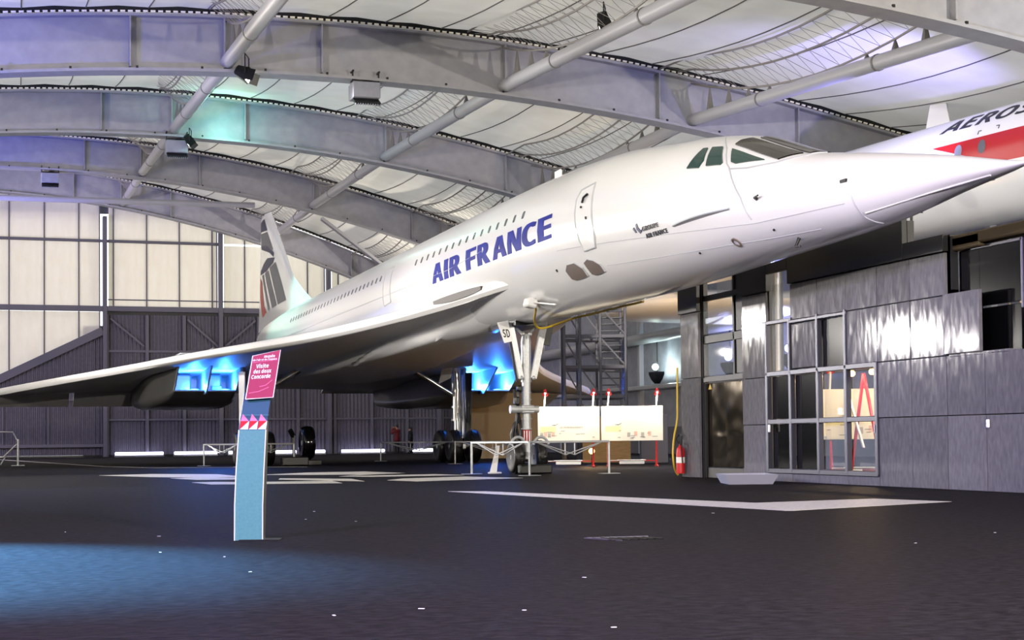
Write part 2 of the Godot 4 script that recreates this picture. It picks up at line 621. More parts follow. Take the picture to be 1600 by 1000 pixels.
func hall() -> void:
	# floor with its painted markings
	var fl := thing("floor", Vector3.ZERO, "dark worn asphalt floor of the aircraft hall", "floor", "", "structure")
	var b := MB.new()
	b.box(Vector3(4, -.15, -46), Vector3(58, .3, 126))
	part("slab", b, M.floor, fl)
	var marks := [
		[[6.53, -23.28], [8.07, -14.97], [8.16, -14.91], [10.9, -15.94], [10.57, -17.19], [8.7, -16.89], [7.06, -22.91]],
		[[1.97, -40.61], [3.33, -41.3], [4.9, -39.6], [5.15, -36.0], [4.1, -35.9], [3.0, -37.8]],
		[[3.35, -35.9], [4.1, -36.1], [4.96, -35.1], [4.86, -33.6], [3.75, -34.0]],
		[[3.4, -31.78], [3.9, -31.9], [4.55, -31.2], [6.2, -31.1], [6.03, -29.18], [3.59, -30.05]],
		[[5.6, -34.0], [6.9, -32.4], [6.7, -30.2], [5.4, -33.0]],
		[[5.81, -38.0], [7.3, -39.8], [8.85, -39.9], [9.3, -37.2], [8.3, -36.4], [7.12, -34.83], [8.0, -36.5], [6.9, -37.0]],
		[[7.3, -30.7], [7.9, -31.8], [9.5, -32.5], [10.2, -30.44], [9.3, -30.1], [7.6, -29.4]],
		[[7.12, -34.83], [8.2, -35.2], [9.6, -35.37], [9.9, -33.9], [7.7, -33.9]],
		[[-1.05, -90.1], [2.97, -56.6], [4.28, -51.95], [8.95, -49.05], [8.95, -48.9], [4.25, -51.75], [2.9, -56.3], [-1.3, -90.1]],
	]
	for m in marks:
		b = MB.new()
		var p := []
		for q in m:
			p.append(Vector2(q[0], -q[1]))
		b.prism(p, Transform3D(Basis(Vector3.RIGHT, Vector3(0, 0, -1), Vector3.UP), Vector3(0, -.002, 0)), .006)
		part("painted_marking", b, M.mark, fl)
	# drain cover
	b = MB.new()
	for i in 7:
		b.bar(Vector3(4.50 + i * .07, .002, -11.62 + i * .012), Vector3(4.54 + i * .07, .002, -11.26), .02, .01)
	part("drain_grate", b, M.black, fl)
	b = MB.new()
	b.bar(Vector3(4.42, .002, -11.62), Vector3(4.58, .002, -11.2), .012, .012)
	b.bar(Vector3(4.45, .002, -11.64), Vector3(4.98, .002, -11.6), .012, .012)
	part("drain_frame", b, M.frame_dark, fl)
	# scraps of paper lying about
	b = MB.new()
	for q in [[490, 799], [102, 827], [248, 835], [477, 811], [656, 952], [816, 956], [955, 984], [350, 868], [390, 892], [520, 961], [910, 906], [1427, 858], [250, 860], [1551, 843], [555, 815], [1112, 808], [1370, 765]]:
		var hh: float = q[1] - 690.0
		var dep := .82 * 2350.0 / hh
		var la: float = (q[0] - 800.0) / 2350.0 * dep
		b.box(Vector3(la * .95 + dep * .311, .003, -(dep * .95 - la * .311)), Vector3(.018 + .006 * (int(q[0]) % 3), .003, .012), Basis(Vector3.UP, q[0]))
	part("paper_scraps", b, M.white, fl, "", "stuff")
	# side walls and the wall behind the camera
	var wl := thing("wall_left", Vector3(-24, 0, -46), "dim grey side wall of the hall", "wall", "", "structure")
	b = MB.new()
	b.box(Vector3(-24.2, 8, -42), Vector3(.4, 16, 116))
	part("sheeting", b, M.wall_dim, wl)
	var wf := thing("wall_front", Vector3(4, 0, 15), "dim grey wall closing the near end of the hall", "wall", "", "structure")
	b = MB.new()
	b.box(Vector3(4, 7, 15.3), Vector3(58, 14, .4))
	part("sheeting", b, M.wall_dim, wf)
	var wr := thing("wall_right", Vector3(31.5, 0, -46), "pale grey side wall with a pipe, ledges and a concrete foot", "wall", "", "structure")
	for i in 19:
		b = MB.new()
		var z0 := -98.3 + i * 6.1
		b.box(Vector3(31.7, 8.6, z0 + 3.05), Vector3(.3, 14.4, 6.06), Basis(), .02)
		part("wall_panel", b, M.wall_pale, wr)
		b = MB.new()
		b.box(Vector3(31.45, 6.5, z0), Vector3(.3, 13, .3), Basis(), .02)
		part("wall_post", b, M.pipe, wr)
	b = MB.new()
	b.box(Vector3(31.6, .7, -42), Vector3(.5, 1.4, 114), Basis(), .03)
	part("concrete_foot", b, M.wall_dim, wr)
	b = MB.new()
	b.box(Vector3(31.1, 3.45, -60), Vector3(.5, .22, 74), Basis(), .03)
	solo("trim_1", b, M.pipe, Vector3(31.1, 3.45, -60), "grey ledge running along the right side wall", "ledge").set_meta("kind", "structure")
	b = MB.new()
	b.tube([Vector3(30.9, 6.0, -97), Vector3(30.9, 6.0, -30)], .28, 14)
	solo("trim_2", b, M.pipe, Vector3(30.9, 6, -60), "grey duct running along the right side wall", "duct").set_meta("kind", "structure")
	back_wall()
	# the roof: translucent strips between arched girders
	var ceil := thing("ceiling", Vector3(4, 12, -47), "translucent off-white fabric roof in sewn strips", "roof", "", "structure")
	var order := [7, 6, 5, 0, 1, 2, 3, 4]
	for k in order.size() - 1:
		var ra: Array = RIBS[order[k]]
		var rb: Array = RIBS[order[k + 1]]
		var cords := MB.new()
		var shown := k >= 3
		var sheet := MB.new()
		for i in 31:
			var xa := -24.0 + i * 1.85
			var xb := minf(xa + 1.85, 31.5)
			var strip := MB.new() if shown else sheet
			var pts := []
			for s in 11:
				var t := s / 10.0
				var za: float = lerpf(ra[0], rb[0], t)
				var sag := -.5 * sin(PI * t) + .20
				var pa := Vector3(xa, lerpf(rib_y(ra, xa), rib_y(rb, xa), t) + GIRDER + sag, za)
				var pm := Vector3((xa + xb) / 2, lerpf(rib_y(ra, (xa + xb) / 2), rib_y(rb, (xa + xb) / 2), t) + GIRDER + sag + .05, za)
				var pb := Vector3(xb, lerpf(rib_y(ra, xb), rib_y(rb, xb), t) + GIRDER + sag, za)
				pts.append([pa, pm, pb])
			var line := []
			for s in 11:
				line.append(pts[s][0] + Vector3(0, -.01, 0))
				if s < 10:
					for h in 2:
						strip.quad(pts[s][h], pts[s][h + 1], pts[s + 1][h + 1], pts[s + 1][h])
			cords.tube(line, .02, 6)
			if shown:
				part("roof_strip", strip, M.membrane, ceil)
		if not shown:
			part("roof_sheet", sheet, M.membrane, ceil)
		part("seam_cord", cords, M.cord, ceil, "", "stuff")
	# end of the roof above the back wall
	b = MB.new()
	b.box(Vector3(4, 19.5, -98.9), Vector3(58, 8, .2))
	part("end_gable", b, M.wall_dim, ceil)
	var names := ["nearest arched roof girder crossing the top right corner", "arched roof girder passing behind the white aircraft's cockpit", "arched roof girder with a pale green glow behind the aircraft's body", "arched roof girder just in front of the tail fin", "arched roof girder resting along the top of the far wall"]
	for k in RIBS.size():
		var r: Array = RIBS[k]
		var z: float = r[0]
		var g := thing("roof_girder", Vector3(r[1], r[2], z), names[k] if k < 5 else ["arched roof girder out of view above the camera", "arched roof girder out of view behind the camera", "last arched roof girder against the near wall"][k - 5], "girder", "", "structure")
		part("web", arch(r, .05, GIRDER - .05, z - .06, z + .06), M.girder, g)
		part("bottom_flange", arch(r, -.04, .05, z - .34, z + .34), M.girder, g)
		part("top_flange", arch(r, GIRDER - .1, GIRDER - .02, z - .34, z + .34), M.girder, g)
		if k >= 5:
			continue
		for x in [-8.5, -2.7, 3.2, 6.05, 9.1, 15.2, 20.7, 26.0]:
			b = MB.new()
			var y := rib_y(r, x)
			b.box(Vector3(x, y + GIRDER / 2, z + .19), Vector3(.05, GIRDER - .2, .26), Basis(), .01)
			part("stiffener", b, M.girder, g)
		part("lacing_strip", arch(r, GIRDER + .015, GIRDER + .19, z + .26, z + .35), M.keder, g)
		b = MB.new()
		for i in 236:
			var x := -22.0 + i * .225
			var y := rib_y(r, x)
			var sl := (rib_y(r, x + .1) - rib_y(r, x - .1)) / .2
			b.bar(Vector3(x - .07, y - .07 * sl + GIRDER + .02, z + .37), Vector3(x + .07, y + .07 * sl + GIRDER + .02, z + .37), .05, .05)
		part("daylight_dashes", b, M.daylight_white, g, "", "stuff")  # white dashes imitate daylight leaking between roof fabric and girder
		b = MB.new()
		for i in 26:
			var x := -20.0 + i * 1.95
			b.box(Vector3(x, rib_y(r, x) + .07, z + .33), Vector3(.07, .07, .05))
		part("cable_clips", b, M.black, g, "", "stuff")
	# pipes from girder to girder, each with its cable truss
	for px in [[6.15, "left"], [15.2, "middle"], [22.0, "right"]]:
		for k in 4:
			roof_pipe(px[0], RIBS[k], RIBS[k + 1], "steel roof pipe in the %s row, %s" % [px[1], ["between the two nearest girders", "running to the girder behind the cockpit", "in the bay in front of the tail fin", "in the bay against the far wall"][k]])
	# ties near the far wall
	b = MB.new()
	b.tube([Vector3(-6, 13.6, -82), Vector3(12.2, 13.75, -82)], .16, 10)
	solo("tie_tube", b, M.pipe, Vector3(3, 13.6, -82), "level grey tie tube under the girder left of the tail fin", "tube").set_meta("kind", "structure")
	b = MB.new()
	for s in [-.12, .12]:
		b.bar(Vector3(15.8, 13.1, -81.6 + s), Vector3(20.2, 10.6, -84 + s), .1, .16)
	solo("brace_bar", b, M.pipe, Vector3(18, 11.8, -83), "slanting double brace bar falling from a girder behind the aircraft's body", "brace").set_meta("kind", "structure")

func roof_pipe(x: float, ra: Array, rb: Array, label: String) -> void:
	var za: float = ra[0] - .1
	var zb: float = rb[0] + .1
	var a := Vector3(x, rib_y(ra, x) + .32, za)
	var c := Vector3(x, rib_y(rb, x) + .32, zb)
	var o := thing("roof_pipe", (a + c) / 2, label, "pipe", "", "structure")
	var b := MB.new()
	b.tube([a, c], .215, 18)
	part("pipe", b, M.pipe, o)
	b = MB.new()
	var d := (c - a).normalized()
	for t in [.3, .7]:
		var p := a.lerp(c, t)
		b.tube([p - d * .04, p + d * .04], .235, 18)
	part("collar", b, M.strut, o)
	var n := 12
	var chords := [[], [], []]
	for i in n + 1:
		var t := float(i) / n
		var p := a.lerp(c, t)
		var lift := .22 + 1.05 * pow(absf(2 * t - 1), 2.0)
		var tip := p + Vector3(0, lift, 0)
		chords[0].append(tip)
		chords[1].append(p + Vector3(-.62, minf(lift + .55, 1.62), 0))
		chords[2].append(p + Vector3(-1.3, minf(lift + 1.0, 1.66), 0))
		if i > 0 and i < n:
			b = MB.new()
			b.tube([p + Vector3(0, .1, 0), tip], [.14, .02], 8)
			part("spike", b, M.strut, o)
	for ch in chords:
		b = MB.new()
		b.tube(ch, .035, 8)
		part("chord", b, M.wire, o)
	b = MB.new()
	for k in 2:
		for i in 24:
			var t := i / 24.0
			var u := (i + 1) / 24.0
			var q0: Vector3 = on_line(chords[k], t)
			var q1: Vector3 = on_line(chords[k + 1], u)
			var q2: Vector3 = on_line(chords[k + 1], t)
			b.tube([q0, q1], .007, 4, false)
			b.tube([q0, q2], .007, 4, false)
	part("lacing", b, M.wire, o, "", "stuff")
	for s in [-.14, .14]:
		b = MB.new()
		b.bar(a + Vector3(s - .1, 1.0, -.25), a + Vector3(s, .2, -1.5), .1, .12, Vector3.UP, .01)
		part("knee_brace", b, M.strut, o)

func on_line(p: Array, t: float) -> Vector3:
	var f := clampf(t, 0, .9999) * (p.size() - 1)
	return p[int(f)].lerp(p[int(f) + 1], f - int(f))

func back_wall() -> void:
	var z := -98.3
	var w := thing("wall_back", Vector3(4, 0, z), "far end wall of translucent panes above dark corrugated steel", "wall", "", "structure")
	var er: Array = RIBS[4]
	var cols := [[-13.2, -11.1, -9.0, -6.9, -4.8, -2.7, -.62, 1.47, 3.55, 4.82], [5.33, 5.66, 7.72, 9.77, 11.85, 12.16], [12.56, 13.95, 16.0, 18.07, 19.2], [19.66, 20.12, 22.2, 24.3, 26.4, 28.5, 31.4]]
	for ci in cols.size():
		var xs: Array = cols[ci]
		for i in xs.size() - 1:
			var x0: float = xs[i] + .035
			var x1: float = xs[i + 1] - .035
			var top: float = rib_y(er, (x0 + x1) / 2) + 1.2
			var rows := [[9.52, minf(13.6, top)], [13.72, top]] if ci == 0 else [[9.52, 9.93], [9.98, minf(13.6, top)], [13.72, top]]
			if ci == 0 and x0 > -5.0:
				rows.append([3.0, 9.18])
			for r in rows:
				if r[1] - r[0] < .25:
					continue
				var b := MB.new()
				b.box(Vector3((x0 + x1) / 2, (r[0] + r[1]) / 2, z - .02), Vector3(x1 - x0, r[1] - r[0], .03))
				part("pane", b, M.pane, w)
			var g := MB.new()
			g.box(Vector3(xs[i + 1], (9.5 + top) / 2, z + .02), Vector3(.075, top - 9.5, .1))
			if ci == 0:
				g.box(Vector3(xs[i + 1], 6.0, z + .02), Vector3(.075, 6.4, .1))
			part("glazing_bar", g, M.frame_dark, w)
	var bars := {"cross_beam": [[-14, 31.4, 9.19, 9.52, .45]], "transom": [[-14, 12.3, 13.58, 13.74, .3]], "lower_transom": [[5.3, 31.4, 9.92, 9.99, .12]], "sill_rail": [[5.3, 31.4, 6.6, 6.76, .25], [5.3, 31.4, 2.27, 2.39, .25]]}
	for n in bars:
		for r in bars[n]:
			var b := MB.new()
			b.box(Vector3((r[0] + r[1]) / 2, (r[2] + r[3]) / 2, z + r[4] / 2), Vector3(r[1] - r[0], r[3] - r[2], r[4]), Basis(), .015)
			part(n, b, M.frame_dark, w)
	for x in [5.12, 12.36, 19.42, 26.9]:
		var b := MB.new()
		b.box(Vector3(x, 7.6, z + .25), Vector3(.27, 15.2, .5), Basis(), .02)
		part("wall_post", b, M.frame_dark, w)
	# corrugated steel
	var st := [5.26, 7.73, 10.05, 12.41, 14.81, 17.37, 19.8, 22.3, 24.72, 27.17, 29.5, 31.4]
	for i in st.size() - 1:
		part("corrugated_sheet", corrugated(st[i], st[i + 1], .12, func(_x): return 9.0, z + .02), M.sheet, w)
		var b := MB.new()
		b.box(Vector3(st[i], 4.5, z + .15), Vector3(.2, 9, .26), Basis(), .015)
		part("wall_stud", b, M.frame_dark, w)
		b = MB.new()
		var up := i % 2 == 0
		b.bar(Vector3(st[i] + .2, 8.75 if up else 7.0, z + .2), Vector3(st[i + 1] - .2, 7.0 if up else 8.75, z + .2), .1, .12)
		if i < 5 and i != 1 and i != 2 or i == 2:
			part("diagonal_brace", b, M.frame_dark, w)
	var back := MB.new()
	back.box(Vector3(18.4, 4.6, z - .2), Vector3(26.4, 9.2, .2))
	back.box(Vector3(4.6, 4.2, z - .2), Vector3(1.6, 8.2, .2))
	back.box(Vector3(4, .05, z - .1), Vector3(58, .12, .5))
	part("backing", back, M.black, w)
	# lean-to with a sloping edge at the left
	var slope := func(x): return maxf(.4, 7.7 + (x - 4.98) * .486)
	part("corrugated_sheet", corrugated(-11.0, 5.0, .12, slope, z + .12), M.sheet, w)
	var b := MB.new()
	b.bar(Vector3(-11, .0, z + .2), Vector3(5.0, 7.96, z + .2), .5, .5, Vector3.UP, .02)
	part("sloping_edge", b, M.frame_dark, w)
	for r in [[3.52, 3.64, .25], [.62, .82, .35]]:
		b = MB.new()
		b.box(Vector3(-3, (r[0] + r[1]) / 2, z + r[2] / 2 + .1), Vector3(16, r[1] - r[0], r[2]), Basis(), .01)
		part("girt", b, M.frame_dark, w)
	b = MB.new()
	b.box(Vector3(-1, 2.2, z + .22), Vector3(.1, 3, .1))
	b.box(Vector3(1.7, 2.2, z + .22), Vector3(.1, 3, .1))
	part("wall_stud", b, M.frame_dark, w)
	b = MB.new()
	b.box(Vector3(-14, 4.5, z - .3), Vector3(20, 9, .2))
	part("backing", b, M.black, w)


# ---------- light ----------
func spot(at: Vector3, to: Vector3, c: Color, e: float, deg: float, soft := .15, blend := .6) -> void:
	var l := SpotLight3D.new()
	l.name = "spotlight"
	add_child(l, true)
	l.look_at_from_position(at, to, Vector3.UP if absf((to - at).normalized().y) < .95 else Vector3.RIGHT)
	l.light_color = c
	l.light_energy = e
	l.spot_angle = deg
	l.spot_angle_attenuation = blend
	l.spot_range = 120.0
	l.spot_attenuation = 2.0
	l.light_size = soft
	l.shadow_enabled = true

func omni(at: Vector3, c: Color, e: float, soft := .08) -> void:
	var l := OmniLight3D.new()
	l.name = "lamp_light"
	l.light_color = c
	l.light_energy = e
	l.omni_range = 80.0
	l.omni_attenuation = 2.0
	l.light_size = soft
	l.shadow_enabled = true
	l.position = at
	add_child(l, true)

# a floodlight: black housing on a yoke, a glowing face and the light in front of it
func flood(at: Vector3, to: Vector3, c: Color, e: float, deg: float, label: String, lens: Material, group := "", size := .34, up := 1.0) -> void:
	var d := (to - at).normalized()
	var o := thing("floodlight", at, label, "floodlight", group)
	var x := d.cross(Vector3.UP).normalized()
	var y := x.cross(d)
	var bs := Basis(x, y, -d)
	var b := MB.new()
	var rings := []
	for q in [[-.95, .45], [-.8, .75], [-.2, .95], [.1, 1.1], [.18, 1.1]]:
		var r := PackedVector3Array()
		for s in [[-1, -1], [1, -1], [1, 1], [-1, 1]]:
			r.append(at + bs * (Vector3(s[0] * q[1] * .62, s[1] * q[1] * .5, -q[0]) * size))
		rings.append(r)
	b.loft(rings)
	part("housing", b, M.black, o)
	b = MB.new()
	b.box(at + d * size * .2, Vector3(size * 1.15, size * .9, .02), bs)
	part("lens", b, lens, o, "glowing front glass")
	b = MB.new()
	var h := Vector3(0, up * size * 1.5, 0)
	b.tube([at - x * size * .8, at - x * size * .8 + h, at + x * size * .8 + h, at + x * size * .8], .02, 8)
	part("yoke", b, M.black, o)
	for s in [-1, 1]:
		b = MB.new()
		b.bar(at + bs * Vector3(s * size * .72, 0, -size * .1), at + bs * Vector3(s * size * .95, size * .1, -size * .75), .015, size * .9, y)
		part("barn_door", b, M.black, o)
	if up < -.5:
		b = MB.new()
		b.tube([Vector3(at.x, 0, at.z), at - Vector3(0, size * 1.5, 0)], .04, 10)
		for k in 3:
			b.bar(Vector3(at.x, .9, at.z), Vector3(at.x + .7 * cos(k * 2.1), .02, at.z + .7 * sin(k * 2.1)), .04, .04)
		part("stand", b, M.black, o)
	if e > 0.0:
		spot(at + d * (size * .2 + .04), to, c, e, deg, size * .4)

func lamps() -> void:
	var day := Color(1.0, .975, .95)
	# floodlights on tall stands left of the view, aimed at the white aircraft
	for s in [[Vector3(-6.0, 4.6, -50), Vector3(12, 5.7, -26), 330.0, "floodlight on a stand aimed at the aircraft's nose"], [Vector3(-6.0, 4.1, -45.7), Vector3(11.6, 5.7, -36), 75.0, "floodlight on a stand aimed at the aircraft's middle"], [Vector3(-6.0, 6.05, -62.9), Vector3(11.6, 5.8, -44), 190.0, "floodlight on a tall stand aimed at the cabin behind the wing root"], [Vector3(-4.5, 6.5, -12), Vector3(11.6, 5.8, -24), 135.0, "floodlight on a stand beside the camera aimed at the cockpit"]]:
		var p: Vector3 = s[0]
		flood(p, s[1], day, s[2], 30.0, s[3], M.lens, "", .45, -1.0)
	# uplights that wash the roof, out of the view
	for q in [[Vector3(-15, 6.0, -22), Vector3(2, 13, -34), 360.0, "white roof uplight by the left wall, nearest the camera"], [Vector3(-15, 6.0, -50), Vector3(0, 13, -54), 290.0, "white roof uplight by the left wall, middle"], [Vector3(-15, 6.0, -84), Vector3(2, 15, -80), 340.0, "white roof uplight by the left wall, at the far end"], [Vector3(6, 6.0, 6), Vector3(9, 12, -24), 640.0, "white roof uplight behind the camera"], [Vector3(26, 6.0, -12), Vector3(18, 11, -36), 360.0, "white roof uplight by the right wall, nearest the camera"], [Vector3(28.5, 6.0, -84), Vector3(16, 13, -84), 290.0, "white roof uplight by the right wall, at the far end"]]:
		flood(q[0], q[1], Color(1.0, .96, .90), q[2], 62.0, q[3], M.lens, "white roof uplights", .42, -1.0)
	flood(Vector3(-7, 1.9, -57), Vector3(14, 1.0, -53.4), Color(1, .98, .95), 190.0, 5.5, "low floodlight added out of view to brighten the main wheels", M.lens, "", .3, -1.0)  # added lamp without a known fitting, lifts the dark undercarriage
	flood(Vector3(-14, 8, -74), Vector3(12, 3.5, -98), Color(.86, .82, 1.0), 420.0, 40.0, "violet-white floodlight added out of view to brighten the far wall", M.lens, "", .4, -1.0)  # unseen lamp added to bring more light to the far end
	# coloured light on the roof and the floor, from fittings out of the view
	flood(Vector3(-9, 3.5, -37), Vector3(-3, 13, -47), Color(.40, .44, 1.0), 420.0, 34.0, "blue uplight near the left wall under the nearer girders", M.bluelens, "", .4, -1.0)
	flood(Vector3(-9, 4, -70), Vector3(-4, 15, -81), Color(.34, .38, 1.0), 430.0, 28.0, "blue uplight near the left wall under the farther girders", M.bluelens, "", .4, -1.0)
	flood(Vector3(-6, 5.0, -15), Vector3(-2.2, 0, -11.7), Color(.42, .74, 1.0), 2600.0, 21.0, "cyan floodlight beside the camera aimed at the floor", M.bluelens, "", .3, -1.0)
	flood(Vector3(-7, 8.0, -2), Vector3(3, 0, -9), Color(.76, .64, 1.0), 380.0, 34.0, "violet floodlight above the camera aimed at the floor", M.bluelens, "", .3, -1.0)
	flood(Vector3(23.5, 7.6, -36), Vector3(24.5, 13.5, -41), Color(.62, .6, 1.0), 70.0, 55.0, "violet uplight near the right wall", M.bluelens, "", .4, -1.0)
	flood(Vector3(-8, 6.0, -31), Vector3(1.5, 0, -25), Color(.50, .58, 1.0), 200.0, 26.0, "violet floodlight left of the white markings", M.bluelens, "", .3, -1.0)
	flood(Vector3(20, 4.6, -19.5), Vector3(26.5, 8, -39), Color(.70, .82, 1.0), 70.0, 30.0, "cool floodlight added out of view to tint the second aircraft", M.lens, "", .3, -1.0)  # unseen lamp added to cool the tone of the second body
	flood(Vector3(22.6, .6, -46.5), Vector3(24.5, 6, -56), Color(1.0, .82, .58), 60.0, 55.0, "warm uplight added out of sight behind the pavilion to light the second wing", M.lens, "", .3, -.4)  # hidden lamp added for the underside of the second wing


# ---------- the airliner ----------
func wing_rings() -> Array:
	var rings := []
	var zs := []
	for i in 70:
		zs.append(lerpf(-31.4, -67.0, pow(i / 69.0, .9)))
	for z in zs:
		var sp := along(LEAD, z, 1)
		var yl := along(LEAD, z, 2)
		var b1 := minf(along(BELLY, z, 1), sp * .8 if z < -36 else sp * .97)
		var yb := along(BELLY, z, 2)
		var kb := along(BELLY, z, 3)
		var thin := clampf((z + 67.0) / 5.0, .15, 1.0)
		var half := []
		for u in [0.0, .15, .3, .5, .7, .85, .95, .99]:
			half.append(Vector2(sp * u, yl + .03 * sp * (1 - u) * .6 - .02))
		half.append(Vector2(sp, yl - .04))
		half.append(Vector2(sp + .035, yl - .12 * thin))
		half.append(Vector2(sp + .02, yl - .22 * thin))
		half.append(Vector2(sp - .06, yl - .29 * thin))
		var ya := yl - .31 * thin
		var pr := prof(z)
		for q in [.06, .25, .45, .65, .85, 1.0, 1.06, 1.12, 1.18, 1.24, 1.3, 1.36, 1.45, 1.7, 2.0]:
			var sx := 0.0
			var y := 0.0
			if q <= 1.0:
				sx = lerpf(sp - .06, b1, q)
				y = lerpf(ya, yb, q)
				if q > .06 and q < 1.0:
					y += .06 * sin(PI * q)
			else:
				var f := clampf((q - 1.0) / .45, 0, 1)
				sx = lerpf(b1, b1 - .62, f) if q <= 1.45 else (b1 - .62) * (2.0 - q) / .55
				y = lerpf(yb, kb, f * f * (3 - 2 * f))
			if z > -49.0 and sx < 1.44:
				y = maxf(y, minf(yb, pr[2] - (pr[2] - pr[1]) * sqrt(maxf(0.0, 1 - pow(sx / 1.44, 2))) + .05 - 1.6 * smoothstep(0.0, 1.0, (-34.0 - z) / 15.0)))
			half.append(Vector2(maxf(sx, 0.0), y))
		var ring := PackedVector3Array()
		for p in half:
			ring.append(Vector3(AX - p.x, p.y, z))
		for i in range(half.size() - 2, 0, -1):
			ring.append(Vector3(AX + half[i].x, half[i].y, z))
		rings.append(ring)
	return rings

func airliner() -> void:
	var a := thing("airliner", Vector3(AX, 0, -45), "white delta-winged supersonic airliner with a long pointed nose and blue lettering", "airplane")
	# body
	var rings := []
	var zs := [-15.2, -15.28, -15.4, -15.6, -15.9, -16.3, -16.8, -17.4, -18.1, -18.8, -19.5, -20.0, -20.4, -20.8, -21.2, -21.6, -22.0, -22.5, -23.0, -23.6, -24.3, -25.2, -26.6, -28.0, -29.2, -31.3, -33, -35, -38, -42, -46, -50, -55, -60, -62, -64, -66, -68, -70, -72, -74, -76, -77]
	for z in zs:
		var r := PackedVector3Array()
		for i in 64:
			r.append(skin(z, 360.0 * i / 64.0))
		rings.append(r)
	var b := MB.new()
	b.loft(rings)
	var body := part("fuselage", b, M.paint, a, "white pointed body")
	# cockpit glazing
	var panes := [[[-22.85, 29.5], [-22.49, 29.7], [-22.46, 37.3], [-22.66, 51.9], [-22.79, 51.2]], [[-22.28, 31.5], [-21.88, 33.0], [-21.85, 35.7], [-22.22, 53.8], [-22.53, 52.7]], [[-21.61, 36.8], [-21.88, 52.0], [-20.82, 46.0], [-21.49, 36.0]],
		[[-21.95, 58.2], [-21.98, 66.2], [-21.85, 74.3], [-20.22, 70.4], [-20.52, 49.8]], [[-21.74, 79.0], [-21.70, 101.0], [-20.15, 106.0], [-20.10, 74.0]]]
	for i in panes.size():
		b = MB.new()
		drape(b, panes[i], .022)
		part("cockpit_window", b, M.cockpit if i > 2 else M.cockpit_teal, body)
	b = MB.new()
	seam(b, [[-22.83, 75.8], [-22.07, 52.2], [-21.72, 34.9], [-21.58, 30.7], [-21.06, 2.2], [-20.89, -22.9]], .012)
	part("panel_joint", b, M.line, body)
	b = MB.new()
	seam(b, [[-18.41, -9.1], [-18.4, -33.2], [-18.42, -55.5], [-18.39, -84.4]], .008)
	part("panel_joint", b, M.line, body)
	b = MB.new()
	seam(b, [[-28.27, -18.3], [-24.46, -24.2], [-20.85, -28.0], [-18.61, -21.0]], .006)
	part("panel_joint", b, M.line, body)
	b = MB.new()
	seam(b, [[-33.0, 3.0], [-36.0, -2.0], [-60.0, -2.0]], .008)
	part("panel_joint", b, M.line, body)
	b = MB.new()
	seam(b, [[-26.3, -40.0], [-22.0, -48.0], [-19.5, -55.0]], .006)
	part("panel_joint", b, M.line, body)
	b = MB.new()
	seam(b, [[-21.58, 30.0], [-21.1, 33.5], [-20.5, 45.0], [-20.06, 66.0], [-19.98, 90.0]], .015)
	part("visor_edge", b, M.line, body)
	b = MB.new()
	seam(b, [[-18.33, -46.5], [-17.01, -48.1], [-15.86, -55.0]], .013)
	part("nose_strip", b, M.white, body)
	# doors
	for door in [[[-26.99, 24.4], [-26.42, 28.0], [-26.3, 14.2], [-26.24, -1.3], [-26.23, -16.0], [-26.35, -23.6], [-26.9, -24.4], [-26.98, -15.9], [-27.04, -5.3], [-27.07, 4.6], [-27.1, 16.7]], [[-43.23, 27.2], [-42.45, 30.0], [-42.25, 10.0], [-42.2, -10.6], [-43.05, -12.3], [-43.1, 6.8]]]:
		b = MB.new()
		drape(b, door, .006)
		var dd := part("passenger_door", b, M.paint, body)
		b = MB.new()
		seam(b, door, .022 if door[0][0] > -30 else .016, true)
		part("door_seal", b, M.line, body)
	b = MB.new()
	b.tube([skin(-26.72, 12.0, .03), skin(-26.68, 16.0, .04), skin(-26.55, 18.5, .03)], .022, 6)
	b.tube([skin(-26.78, 8.5, .02), skin(-26.76, 9.5, .02)], .02, 6)
	b.tube([skin(-26.5, .5, .02), skin(-26.5, -1.5, .02)], .018, 6)
	part("door_handle", b, M.dark, body)
	# cabin windows
	var wz := []
	for i in 16:
		wz.append(-30.38 - i * .611)
	for i in 28:
		wz.append(-43.76 - i * .578)
	for z in wz:
		b = MB.new()
		drape(b, [[z - .05, 17.4], [z + .05, 17.4], [z + .06, 19], [z + .06, 22.4], [z + .04, 24], [z - .06, 24], [z - .08, 22.4], [z - .07, 19]], .006, 0)
		part("cabin_window", b, M.cabin, body)
	# big blue name along the side
	for wd in [["A", -37.57, -36.51], ["I", -36.43, -36.04], ["R", -35.92, -34.89], ["F", -34.48, -33.63], ["R", -33.52, -32.52], ["A", -32.35, -31.29], ["N", -31.24, -30.28], ["C", -30.22, -29.30], ["E", -29.22, -28.38]]:
		b = MB.new()
		if wd[0] == "I":
			drape(b, [[wd[1], deg_at(wd[1], 4.87)], [wd[2], deg_at(wd[2], 4.87)], [wd[2], deg_at(wd[2], 5.36)], [wd[1], deg_at(wd[1], 5.36)]], .008, 1)
		else:
			var t := split(letters(wd[0]), 1)
			for sh in [-.06, -.02, .02, .06]:
				for i in range(0, t.size(), 3):
					var p := []
					for k in 3:
						var q: Vector3 = t[i + k]
						var z: float = lerpf(wd[1] + .06, wd[2] - .06, q.x) + sh
						p.append(skin(z, deg_at(z, 4.87 + q.y * .49), .004 + q.z * .005 + sh * .01))
					b.tri(p[0], p[1], p[2])
		part("lettering", b, M.letter_blue, body, "large blue letter")
	b = MB.new()
